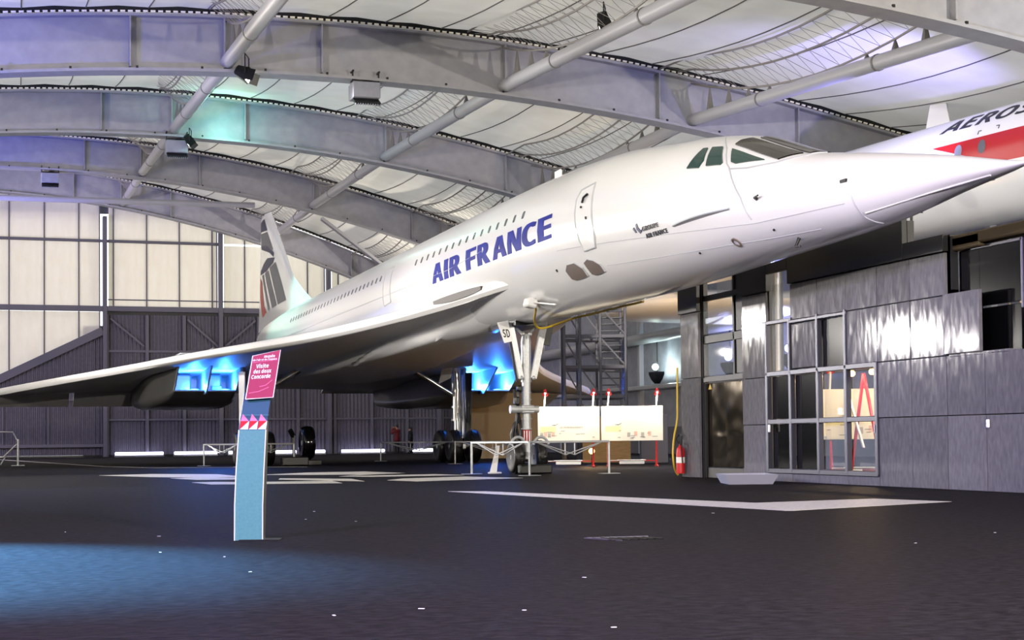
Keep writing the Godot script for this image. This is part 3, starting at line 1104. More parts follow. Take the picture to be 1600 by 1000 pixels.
	for wd in [["GROUPE", -24.24, -23.64, 4.45, .075, 0.0], ["AIR FRANCE", -24.2, -23.4, 4.32, .075, 0.0]]:
		var t := letters(wd[0])
		for i in range(0, t.size(), 3):
			var p := []
			for k in 3:
				var q: Vector3 = t[i + k]
				var z := lerpf(wd[1], wd[2], q.x)
				p.append(skin(z, deg_at(z, wd[3] + q.y * wd[4]), .004 + q.z * .008))
			b.tri(p[0], p[1], p[2])
	part("small_lettering", b, M.ink, body)
	b = MB.new()
	drape(b, [[-24.46, -13.0], [-24.40, -12.2], [-24.38, -15.5], [-24.30, -19.5], [-24.36, -21.0], [-24.46, -17.0]], .008)
	drape(b, [[-24.60, -16.0], [-24.54, -15.0], [-24.48, -19.5], [-24.54, -19.5]], .008)
	drape(b, [[-24.30, -18.2], [-24.26, -17.6], [-24.30, -20.0]], .008)
	part("seahorse_emblem", b, M.navy, body)
	# the octagonal hatches, strake, lamp, probes
	for oc in [[[-28.03, -31.1], [-27.64, -31.2], [-27.4, -37.0], [-27.42, -44.0], [-27.73, -44.8], [-28.06, -45.1], [-28.22, -43.2], [-28.24, -35.2]], [[-26.96, -31.1], [-26.72, -33.3], [-26.55, -37.6], [-26.56, -44.0], [-26.84, -44.9], [-27.02, -45.3], [-27.16, -43.6], [-27.18, -33.0]]]:
		b = MB.new()
		drape(b, oc, .025)
		var h := part("vent_cover", b, M.taupe, body)
		b = MB.new()
		seam(b, oc, .02, true)
		part("vent_rim", b, M.line, body)
	b = MB.new()
	var st := []
	for i in 9:
		var t := i / 8.0
		var c := skin(lerpf(-23.15, -21.39, t), lerpf(-18.9, -8.0, t), .0)
		var wd := .02 + .11 * sin(PI * clampf(t * .9 + .05, 0, 1)) * (1 - .4 * t)
		st.append(PackedVector3Array([c + Vector3(.05, .03, 0), c + Vector3(-wd, .012, 0), c + Vector3(-wd, -.012, 0), c + Vector3(.05, -.03, 0)]))
	b.loft(st)
	part("strake", b, M.paint_grey, body, "grey fin-like strake")
	b = MB.new()
	var lc := skin(-21.69, -46.8, .0)
	var ln := (skin(-21.69, -46.8, 1.0) - lc)
	b.lathe([[0, -.03], [.1, -.03], [.1, .012], [.07, .016], [.065, -.005], [0, -.005]], lc, ln, 20)
	part("lamp_port", b, M.taupe, body)
	b = MB.new()
	b.tube([skin(-20.65, .7, -.01), skin(-20.6, 1.6, .07), skin(-20.48, 3.8, .09)], [.03, .02, .012], 8)
	b.tube([skin(-20.2, -61.3, -.01), skin(-20.2, -61.3, .14), skin(-20.05, -61.0, .16)], [.03, .022, .012], 8)
	b.tube([skin(-20.5, -40.0, -.01), skin(-20.5, -40.0, .02)], .02, 8)
	b.tube([skin(-22.9, -49.1, -.01), skin(-22.9, -49.1, .02)], .022, 8)
	b.tube([skin(-28.7, -33.1, -.01), skin(-28.7, -33.1, .02)], .03, 8)
	b.box(skin(-18.6, 14.5, .0), Vector3(.03, .05, .16))
	part("probe", b, M.dark, body)
	b = MB.new()
	b.box(skin(-31.05, 90, .07) + Vector3(-.3, -.03, 0), Vector3(.06, .2, .34), Basis(), .01)
	part("blade_aerial", b, M.white, body)
	b = MB.new()
	var yc := [skin(-31.3, -56, .02), skin(-31.5, -62, .06), skin(-32.2, -72, .16), skin(-32.6, -84, .22), skin(-32.0, -95, .2), skin(-31.2, -100, .1), skin(-30.0, -98, .05), skin(-28.5, -96, .05)]
	for i in range(4, 8):
		var pz: float = yc[i].z
		yc[i] = Vector3(AX + [.35, .6, .62, .6][i - 4], prof(pz)[1] - [.02, -.05, -.07, -.07][i - 4], pz)
	b.tube(smooth(yc), .026, 8)
	part("yellow_hose", b, M.yellow, a, "yellow hose looped under the belly")
	b = MB.new()
	var pb := Basis(Vector3(.2, .9, 0).normalized(), Vector3(-.9, .2, 0).normalized(), Vector3(0, 0, 1))
	b.box(skin(-31.1, -52, .12), Vector3(.2, .24, .34), pb, .03)
	b.bar(skin(-31.0, -52, .1), skin(-30.2, -62, .05), .04, .03)
	part("belly_socket", b, M.white, a, "open white socket flap")
	# wing
	b = MB.new()
	b.loft(wing_rings())
	var wing := part("delta_wing", b, M.wing_paint, a, "ogival white delta wing")
	for e in [[1.5, 4.1], [6.9, 9.4], [9.6, 12.5]]:
		for s in [-1, 1]:
			b = MB.new()
			var y0 := 3.52 if e[0] < 5 else 2.95
			var r2 := []
			for x in [e[0], e[1]]:
				r2.append(PackedVector3Array([Vector3(AX + s * x, y0 + .08, -66.3), Vector3(AX + s * x, y0 + .12, -66.9), Vector3(AX + s * x, y0 - .48, -68.1), Vector3(AX + s * x, y0 - .50, -68.08), Vector3(AX + s * x, y0 - .05, -66.5)]))
			b.loft(r2)
			part("elevon", b, M.wing_paint, a)
	# wing root without its fairing: the gap's shade is put into a dark piece
	b = MB.new()
	var rr := []
	for i in 7:
		var t := i / 6.0
		var z := lerpf(-33.2, -35.7, t)
		var sp := along(LEAD, z, 1)
		var yl := along(LEAD, z, 2)
		var hh := .02 + .085 * pow(sin(PI * clampf(t * .92 + .04, 0, 1)), .5)
		rr.append(PackedVector3Array([Vector3(AX - sp - .06, yl - .09 - hh, z), Vector3(AX - sp - .07, yl - .09 + hh * .6, z), Vector3(AX - sp + .15, yl - .08 + hh * .5, z), Vector3(AX - sp + .15, yl - .1 - hh, z)]))
	b.loft(rr)
	part("root_gap_shade", b, M.recess, a, "dark piece standing in for the shade in the gap of a missing fairing")
	# fin
	var ed := [[6.4, -61.2, -76.9], [6.75, -61.9, -76.8], [7.2, -63.5, -76.7], [7.63, -64.8, -76.6], [8.1, -66.1, -76.5], [8.6, -67.1, -76.45], [9.65, -68.7, -76.25], [10.88, -70.75, -76.0], [11.98, -72.6, -75.8]]
	b = MB.new()
	var fr := []
	for q in ed:
		var ring := PackedVector3Array()
		var th: float = .22 - .012 * (q[0] - 6.4)
		for s in [1, -1]:
			for i in 24:
				var t := i / 24.0 if s == 1 else 1.0 - i / 24.0
				ring.append(Vector3(AX - s * th * pow(sin(PI * pow(clampf(t, 0, 1), .7)), .8) - s * .003, q[0], lerpf(q[1], q[2], t)))
		fr.append(ring)
	b.loft(fr)
	var fin := part("tail_fin", b, M.paint, a)
	var deco := {"navy": [[[-75.55, 11.80], [-73.73, 11.80], [-72.76, 11.1], [-75.6, 11.36]], [[-75.7, 9.40], [-74.2, 9.62], [-72.8, 9.74], [-70.51, 9.52], [-70.89, 9.30], [-73.22, 9.14], [-75.7, 9.22]], [[-75.2, 10.62], [-73.2, 10.42], [-71.81, 10.11], [-70.69, 9.75], [-70.88, 9.58], [-72.01, 9.92], [-75.2, 10.46]]],
		"stripe_grey": [[[-75.5, 11.27], [-72.76, 11.02], [-71.0, 9.95], [-71.9, 10.05], [-75.3, 10.66]], [[-72.04, 9.18], [-70.25, 9.28], [-67.22, 7.2], [-69.49, 7.2]], [[-73.82, 9.1], [-72.43, 9.12], [-69.85, 7.2], [-71.34, 7.18]], [[-75.0, 9.12], [-74.3, 9.12], [-72.1, 7.2], [-72.7, 7.18]]],
		"rust_red": [[[-75.9, 9.1], [-75.07, 8.84], [-74.28, 7.56], [-73.29, 7.16], [-74.92, 7.02], [-75.9, 8.0]]]}
	for n in deco:
		for pl in deco[n]:
			b = MB.new()
			var p2 := PackedVector2Array()
			for q in pl:
				p2.append(Vector2(q[0], q[1]))
			var t := []
			for i in Geometry2D.triangulate_polygon(p2):
				t.append(p2[i])
			t = split(t, 3)
			for i in range(0, t.size(), 3):
				var w := []
				for k in 3:
					w.append(fin_skin(ed, t[i + k].y, t[i + k].x, .012))
				b.tri(w[0], w[1], w[2])
			part("fin_stripe" if n != "navy" else "fin_emblem", b, M[n], a)
	# engines and undercarriage
	for s in [-1, 1]:
		nacelle(a, s)
		main_gear(a, s)
	nose_gear(a)

func fin_skin(ed: Array, y: float, z: float, off: float) -> Vector3:
	for i in ed.size() - 1:
		if y <= ed[i + 1][0]:
			var f: float = (y - ed[i][0]) / (ed[i + 1][0] - ed[i][0])
			var l := lerpf(ed[i][1], ed[i + 1][1], f)
			var tr := lerpf(ed[i][2], ed[i + 1][2], f)
			var t := clampf((z - l) / (tr - l), 0, 1)
			var th: float = .22 - .012 * (y - 6.4)
			return Vector3(AX - th * pow(sin(PI * pow(t, .7)), .8) - .003 - off, y, z)
	return Vector3(AX - .1 - off, y, z)

func rrect(x0: float, x1: float, y0: float, y1: float, r: float, z0: float, z1: float) -> PackedVector3Array:
	# z0 at the bottom edge, z1 at the top
	var o := PackedVector3Array()
	for c in [[x1 - r, y0 + r, -90], [x1 - .03, y1 - .03, 0], [x0 + .03, y1 - .03, 90], [x0 + r, y0 + r, 180]]:
		var rad := r if c[1] < (y0 + y1) / 2 else .03
		for k in 5:
			var an := deg_to_rad(c[2] + k * 22.5)
			var p := Vector2(c[0] + cos(an) * rad, c[1] + sin(an) * rad)
			o.append(Vector3(p.x, p.y, lerpf(z0, z1, clampf((p.y - y0) / (y1 - y0), 0, 1))))
	return o

func nacelle(a: Node3D, s: int) -> void:
	var cx := AX + s * 5.22
	var xo := cx + s * 1.1   # outer side
	var xi := cx - s * 1.1
	var lo := minf(xo, xi)
	var hi := maxf(xo, xi)
	# outer cowl from behind the mouth to the nozzles
	var b := MB.new()
	var rings := []
	var wide: float = .55
	for q in [[-55.2, -52.8, 0.0, 2.66, .05], [-55.6, -53.6, .1, 2.55, .12], [-56.4, -55.0, .35, 2.38, .25], [-57.5, -56.5, .8, 2.22, .35], [-59.5, -59.0, 1.0, 2.16, .4], [-64.0, -64.0, 1.0, 2.2, .4], [-67.5, -67.5, .9, 2.35, .4]]:
		var g: float = q[2] * wide
		var g2 := g * 1.45
		rings.append(rrect(lo - (g2 if s < 0 else g * .6), hi + (g2 if s > 0 else g * .6), q[3], 3.9, q[4], q[0], q[1]))
	for i in rings.size() - 1:
		pass
	b.loft([rings[0], rings[1]], false)
	b.loft(rings.slice(1), false)
	var n := part("engine_nacelle", b, M.nacelle, a, "dark boxy twin engine housing")
	# mouth: side plates, splitter, ramps, lips
	var sides := [Vector2(-52.6, 3.86), Vector2(-55.0, 2.72), Vector2(-58.2, 2.72), Vector2(-58.2, 3.86)]
	for w in [[xo, .05], [cx, .06], [xi, .05]]:
		b = MB.new()
		var pl := []
		for q in sides:
			pl.append(Vector2(q.x + (.25 if w[0] == cx and q.x > -56 else 0.0), q.y - (.14 if w[0] == cx and q.y < 3 else 0.0)))
		b.prism(pl, Transform3D(Basis(Vector3(0, 0, 1), Vector3.UP, Vector3(-1, 0, 0)), Vector3(w[0] + w[1] / 2, 0, 0)), w[1])
		part("intake_wall" if w[0] != cx else "splitter_plate", b, M.ramp, n)
	b = MB.new()
	for d in [-.55, .55]:
		var r2 := []
		for x in [cx + d - .52, cx + d + .52]:
			r2.append(PackedVector3Array([Vector3(x, 3.84, -52.6), Vector3(x, 3.58, -54.3), Vector3(x, 3.5, -54.35), Vector3(x, 3.32, -57.6), Vector3(x, 3.9, -57.6), Vector3(x, 3.9, -52.6)]))
		b.loft(r2)
	part("intake_ramp", b, M.ramp, n)
	b = MB.new()
	b.box(Vector3(cx, 2.70, -56.7), Vector3(2.2, .06, 3.3), Basis(), .02)
	part("intake_floor", b, M.nacelle, n)
	b = MB.new()
	b.box(Vector3(cx, 3.86, -52.57), Vector3(2.25, .035, .05), Basis(), .008)
	part("intake_lip", b, M.dark, n)
	b = MB.new()
	b.box(Vector3(cx, 3.1, -57.7), Vector3(2.15, 1.0, .1))
	part("duct_end", b, M.nacelle, n)
	b = MB.new()
	b.box(Vector3(cx, 3.9, -55.6), Vector3(2.3, .05, 6.0), Basis(), .01)
	part("roof_plate", b, M.ramp, n)
	b = MB.new()
	for d in [-.02]:
		b.box(Vector3(cx, 4.0, -53.6), Vector3(.06, .22, 2.2))
	part("diverter_fin", b, M.nacelle, n)
	b = MB.new()
	b.box(Vector3(cx + s * .0 - (.55 if s < 0 else -.55) * -1.0, 2.83, -56.2), Vector3(.36, .18, .05), Basis(), .01)
	part("intake_plaque", b, M.sign_blue, n)
	# blue lamps lying in the mouth, with their light
	for d in [-.55, .55]:
		var at := Vector3(cx + d + .2, 2.76, -55.45)
		b = MB.new()
		b.box(at, Vector3(.3, .02, .1), Basis(), .006)
		part("intake_lamp", b, M.bluelens, n)
		omni(at + Vector3(0, .08, .1), Color(.20, .50, 1.0), 15.0, .06)
		b = MB.new()
		b.box(Vector3(cx + d - .16, 3.03, -56.6), Vector3(.70, .64, .5), Basis(), .06)
		part("throat", b, M.nacelle, n)
	b = MB.new()
	var at2 := Vector3(cx - s * .2, 3.97, -55.3)
	b.box(at2, Vector3(.3, .06, .1), Basis(), .01)
	part("diverter_lamp", b, M.bluelens, n)
	omni(at2, Color(.12, .40, 1.0), 1.2, .03)

func tyre(b: MB, c: Vector3, r: float, w: float) -> void:
	var p := []
	for i in 15:
		var an := PI * i / 14.0
		var rr := r - (r * .34) * (1 - pow(sin(an), .45))
		p.append([rr, -cos(an) * w / 2])
	p.push_front([r * .55, -w * .42])
	p.append([r * .55, w * .42])
	b.lathe(p, c, Vector3.RIGHT, 32)
	for d in [-.22, 0.0, .22]:
		b.lathe([[r - .02, (d - .02) * w], [r + .004, (d - .015) * w], [r + .004, (d + .015) * w], [r - .02, (d + .02) * w]], c, Vector3.RIGHT, 32)

func hub(b: MB, c: Vector3, r: float, w: float) -> void:
	for s in [-1, 1]:
		b.lathe([[0, 0], [r, 0], [r, w * .36], [r * .92, w * .42], [r * .8, w * .30], [r * .35, w * .22], [r * .3, w * .44], [0, w * .44]], c, Vector3(s, 0, 0), 20)
		for i in 8:
			var an := TAU * i / 8
			b.tube([c + Vector3(s * w * .24, cos(an) * r * .6, sin(an) * r * .6), c + Vector3(s * w * .34, cos(an) * r * .6, sin(an) * r * .6)], r * .1, 6)

func main_gear(a: Node3D, s: int) -> void:
	var c := Vector3(AX + s * 3.74, .6, -53.4)
	var b := MB.new()
	b.tube([c + Vector3(0, .05, 0), c + Vector3(0, 1.0, 0)], .1, 16)
	b.tube([c + Vector3(0, .95, 0), c + Vector3(0, 2.1, 0)], .155, 18)
	b.tube([c + Vector3(0, 2.05, 0), c + Vector3(s * -.05, 3.1, 0)], .19, 18)
	for y in [.98, 1.45, 2.05, 2.5]:
		b.tube([c + Vector3(0, y - .04, 0), c + Vector3(0, y + .04, 0)], .2, 18)
	var g := part("main_gear", b, M.gear_steel, a, "tall steel landing gear leg with four wheels")
	b = MB.new()
	b.bar(c + Vector3(0, 0, -.95), c + Vector3(0, 0, .95), .2, .22, Vector3.UP, .03)
	for z in [-.84, .84]:
		b.tube([c + Vector3(-.55, 0, z), c + Vector3(.55, 0, z)], .07, 12)
	part("bogie_beam", b, M.steel, g)
	for z in [-.84, .84]:
		for x in [-.36, .36]:
			b = MB.new()
			tyre(b, c + Vector3(x, 0, z), .6, .42)
			part("tyre", b, M.rubber, g)
			b = MB.new()
			hub(b, c + Vector3(x, 0, z), .33, .42)
			part("wheel_hub", b, M.chrome, g)
	# side stay up towards the middle of the aircraft
	b = MB.new()
	var p0 := c + Vector3(-s * .16, 1.9, .1)
	var p1 := c + Vector3(-s * 1.75, 2.85, .1)
	b.tube([p0, p1], .07, 14)
	b.tube([p0.lerp(p1, .75), p1], .11, 14)
	b.sphere(p1, Vector3(.16, .14, .16))
	part("side_stay", b, M.chrome, g)
	b = MB.new()
	b.tube([c + Vector3(0, 1.2, .2), c + Vector3(0, 1.0, .42), c + Vector3(0, .4, .3)], .05, 8)
	b.tube([c + Vector3(s * .28, .3, -.1), c + Vector3(s * .3, 2.6, -.2)], .055, 10)
	b.tube([c + Vector3(s * .42, 1.0, -.1), c + Vector3(s * .36, 3.0, -.2)], .075, 10)
	part("torque_link", b, M.steel, g)
	b = MB.new()
	for i in 4:
		var x := -.2 + .11 * i
		var pts := []
		for k in 9:
			var y := .35 + k * .3
			pts.append(c + Vector3(x + .025 * sin(k * 1.1 + i), y, .22 + .02 * cos(k * 1.3 + i * 2)))
		b.tube(pts, .011, 6)
	part("hoses", b, M.black, g, "", "stuff")
	b = MB.new()
	b.prism([Vector2(-.35, 2.9), Vector2(.2, 3.1), Vector2(.3, 3.55), Vector2(.05, 3.75), Vector2(-.2, 3.4)], Transform3D(Basis(Vector3(.6, 0, .8), Vector3.UP, Vector3(-.8, 0, .6)), Vector3(c.x - s * .45, .0, c.z + .25)), .03)
	part("leg_door", b, M.paint, g)
	b = MB.new()
	b.prism([Vector2(-.08, 1.1), Vector2(.1, 1.25), Vector2(.16, 3.3), Vector2(-.12, 3.3)], Transform3D(Basis(Vector3(.7, 0, .7), Vector3.UP, Vector3(-.7, 0, .7)), Vector3(c.x - .42 + (.0 if s < 0 else .85), 0, c.z + .1)), .03)
	part("leg_door", b, M.paint if s < 0 else M.dark, g)

func nose_gear(a: Node3D) -> void:
	var x := AX
	var z := -34.3
	var b := MB.new()
	b.tube([Vector3(x, .35, z), Vector3(x, .85, z)], .075, 16)
	b.tube([Vector3(x, 1.05, z), Vector3(x, 2.25, z)], .105, 18)
	b.tube([Vector3(x, 2.2, z), Vector3(x, 3.2, z), Vector3(x, 3.36, z)], [.125, .125, .085], 18)
	for y in [1.08, 1.32, 1.6, 1.78, 1.95, 2.22, 2.6, 2.95, 3.15]:
		b.tube([Vector3(x, y - .012, z), Vector3(x, y + .012, z)], .13, 18)
	var g := part("nose_gear", b, M.steel, a, "steel nose leg with twin wheels")
	b = MB.new()
	b.tube([Vector3(x - .42, 1.545, z + .08), Vector3(x + .28, 1.545, z + .08)], .085, 14)
	b.tube([Vector3(x - .44, 1.545, z + .08), Vector3(x - .30, 1.545, z + .08)], .1, 14)
	b.box(Vector3(x, 1.545, z), Vector3(.34, .2, .3), Basis(), .03)
	part("steering_jack", b, M.steel, g)
	b = MB.new()
	for s in [-1, 1]:
		b.bar(Vector3(x + s * .14, 2.28, z + .05), Vector3(x + s * .42, 3.62, z + .1), .13, .13, Vector3.UP, .02)
		b.bar(Vector3(x + s * .20, 2.28, z + .12), Vector3(x + s * .48, 3.62, z + .17), .03, .05)
	part("drag_brace", b, M.steel, g)
	b = MB.new()
	for s in [-1, 1]:
		b.tube([Vector3(x + s * .07, 3.35, z), Vector3(x + s * .40, 3.66, z - .1)], .035, 8)
		b.sphere(Vector3(x + s * .09, 3.36, z + .06), Vector3(.055, .055, .05), 10)
		b.sphere(Vector3(x + s * .16, 2.3, z + .1), Vector3(.055, .055, .06), 10)
	part("pivot_link", b, M.steel, g)
	b = MB.new()
	for s in [-1, 1]:
		b.lathe([[.1, 0], [.105, .01], [.105, .3], [.1, .31]], Vector3(x, .77, z), Vector3.UP, 18)
	part("red_sleeve", b, M.red, g, "red ribboned sleeve")
	b = MB.new()
	for i in 4:
		var an := -.9 + i * .6
		b.box(Vector3(x + sin(an) * .107, .90, z + cos(an) * .107), Vector3(.022, .26, .01), Basis(Vector3.UP, an))
	part("white_ribbon", b, M.white, g)
	for s in [-1, 1]:
		b = MB.new()
		tyre(b, Vector3(x + s * .29, .4, z), .4, .27)
		part("tyre", b, M.rubber, g)
		b = MB.new()
		hub(b, Vector3(x + s * .29, .4, z), .2, .27)
		part("wheel_hub", b, M.chrome, g)
		b = MB.new()
		var pts := []
		for i in 9:
			var an := PI * (.1 + .8 * i / 8.0)
			pts.append(Vector3(x + s * .29 + cos(an) * .2, .62 + sin(an) * .26, z + .2))
		b.tube(pts, .035, 8)
		part("mud_guard", b, M.steel, g)
	b = MB.new()
	for i in 6:
		var pts := []
		for k in 8:
			pts.append(Vector3(x - .16 - .05 * (i % 3) + .04 * sin(k + i * 2.0), .7 + k * .19, z + .02 * i - .1))
		b.tube(pts, .02, 6)
	b.box(Vector3(x - .24, 1.75, z), Vector3(.14, .2, .16), Basis(), .03)
	b.box(Vector3(x - .18, 2.05, z), Vector3(.12, .14, .14), Basis(), .03)
	b.tube([Vector3(x - .3, .55, z - .05), Vector3(x - .36, .95, z - .05), Vector3(x - .28, 1.2, z - .05), Vector3(x - .15, 1.3, z - .05)], .05, 8)
	part("hose", b, M.black, g)
	# doors of the wheel bay
	b = MB.new()
	b.box(Vector3(x, 3.6, z - .5), Vector3(.8, .12, 1.9))
	part("wheel_bay", b, M.black, g)
	var dx := Transform3D(Basis(Vector3(.94, 0, .34), Vector3(-.22, .96, .05).normalized(), Vector3(-.34, 0, .94)), Vector3(x - .52, 3.12, z + .25))
	b = MB.new()
	b.prism([Vector2(-.1, 0), Vector2(.12, .05), Vector2(.1, .55), Vector2(-.17, .50)], dx, .03)
	var dr := part("bay_door", b, M.white, g, "white door marked with two letters")
	b = MB.new()
	text_on(b, "SD", dx * Vector3(-.08, .14, .031), dx.basis * Vector3(.16, 0, 0), dx.basis * Vector3(0, .2, 0))
	part("door_letters", b, M.ink, g)
	b = MB.new()
	b.bar(Vector3(x - .52, 3.55, z + .2), Vector3(x - .27, 2.2, z + .12), .07, .05, Vector3.UP, .01)
	b.bar(Vector3(x + .52, 3.6, z + .1), Vector3(x + .42, 3.1, z + .1), .05, .3, Vector3.UP, .01)
	part("door_rod", b, M.dark, g)


# ---------- the second aircraft ----------
func second_aircraft() -> void:
	var p0 := Vector3(27.3, 8.66, -36.3)
	var d := Vector3(-1.0, -.16, -4.5).normalized()
	var side := Vector3(-4.5, 0, 1.0).normalized()   # towards the camera
	var up := side.cross(d).normalized()
	if up.y < 0:
		up = -up
	var a := thing("second_airliner", p0 + d * 6, "white aircraft with a red stripe and black lettering behind the pointed nose", "airplane")
	var R := 1.65
	var rings := []
	for q in [[-13.0, 1], [-6, 1], [0, 1], [4, 1], [10, 1], [16, 1], [20, .97], [24, .8], [28, .45], [30, .1]]:
		var ring := PackedVector3Array()
		for i in 48:
			var an := TAU * i / 48
			ring.append(p0 + d * q[0] + (side * cos(an) + up * sin(an)) * R * q[1])
		rings.append(ring)
	var b := MB.new()
	b.loft(rings)
	var body := part("fuselage", b, M.paint, a)
	var on := func(s: float, y: float, off: float) -> Vector3:
		var c := p0 + d * s
		var an := asin(clampf((y - c.y) / R, -1, 1))
		return c + (side * cos(an) + up * sin(an)) * (R + off)
	# stripe: pointed at its far end
	b = MB.new()
	for i in 16:
		var s0 := lerpf(-13.0, 1.8, i / 16.0)
		var s1 := lerpf(-13.0, 1.8, (i + 1) / 16.0)
		for k in 5:
			var y0 := func(s, f): return lerpf(8.40, 9.22 - .02 * s, f) if s < -.6 else lerpf(lerpf(8.40, 9.18, (s + .6) / 2.4), 9.22 - .02 * s, f)
			b.quad(on.call(s0, y0.call(s0, k / 5.0), .018), on.call(s1, y0.call(s1, k / 5.0), .018), on.call(s1, y0.call(s1, (k + 1) / 5.0), .018), on.call(s0, y0.call(s0, (k + 1) / 5.0), .018))
	part("red_stripe", b, M.red, body)
	b = MB.new()
	var t := split(letters("AEROSPATIALE"), 1)
	for i in range(0, t.size(), 3):
		var p := []
		for k in 3:
			var q: Vector3 = t[i + k]
			p.append(on.call(1.75 - q.x * 7.3 - q.y * .22, 9.62 + q.y * .36 + q.x * .15, .004 + q.z * .01))
		b.tri(p[0], p[1], p[2])
	part("lettering", b, M.ink, body, "black slanted maker's name")
	for w in [[.75, M.wall_pale], [-.12, M.stripe_grey]]:
		b = MB.new()
		var fan := []
		for i in 14:
			var an := TAU * i / 14
			fan.append(on.call(w[0] + cos(an) * .14, 8.92 + sin(an) * .2, .026))
		for i in range(1, 13):
			b.tri(fan[0], fan[i], fan[i + 1])
		part("cabin_window", b, w[1], body)
	b = MB.new()
	for q in [[.42, 7.92, 1], [-.38, 7.95, -1]]:
		b.tube([on.call(q[0], q[1] + .12, .004), on.call(q[0], q[1], .004), on.call(q[0] - q[2] * .12, q[1], .004)], .014, 6)
	for q in [[.12, 9.42, 1], [-.62, 9.46, -1]]:
		b.tube([on.call(q[0], q[1] - .1, .004), on.call(q[0], q[1], .004), on.call(q[0] - q[2] * .1, q[1], .004)], .012, 6)
	part("corner_mark", b, M.ink, body)
	# underside of the wing and engine seen through the glass
	b = MB.new()
	var wr := []
	for q in [[22.2, .08, .5], [22.4, .3, 1.6], [22.9, .5, 2.6], [24.0, .58, 3.6], [26.0, .6, 4.2], [29.5, .6, 4.6]]:
		var ring := PackedVector3Array()
		for i in 24:
			var an := TAU * i / 24
			ring.append(Vector3(q[0], 6.2 + sin(an) * q[1] * (1.0 if sin(an) > 0 else .95), -56.5 + cos(an) * q[2]))
		wr.append(ring)
	b.loft(wr)
	part("wing", b, M.paint, a)
	b = MB.new()
	b.tube([Vector3(26.8, 0, -50), Vector3(26.8, 7.2, -50)], .22, 12)
	part("support_post", b, M.galv, a)
	b = MB.new()
	b.prism([Vector2(-41.6, 10.0), Vector2(-40.5, 10.0), Vector2(-40.75, 11.36), Vector2(-41.3, 11.36)], Transform3D(Basis(Vector3(.55, 0, 1).normalized(), Vector3.UP, Vector3(-1, 0, .55).normalized()), Vector3(27.9, 0, 0) + Vector3(.55, 0, 1).normalized() * 41.0 + Vector3(0, 0, -41.0)), .1)
	part("tail_fin", b, M.paint, a)


# ---------- the exhibition pavilion ----------
func face(b: MB, z0: float, z1: float, y0: float, y1: float, x := 13.2, th := .06, gap := .012, ch := .006) -> void:
	b.box(Vector3(x + th / 2, (y0 + y1) / 2, (z0 + z1) / 2), Vector3(th, y1 - y0 - gap, absf(z1 - z0) - gap), Basis(), ch)

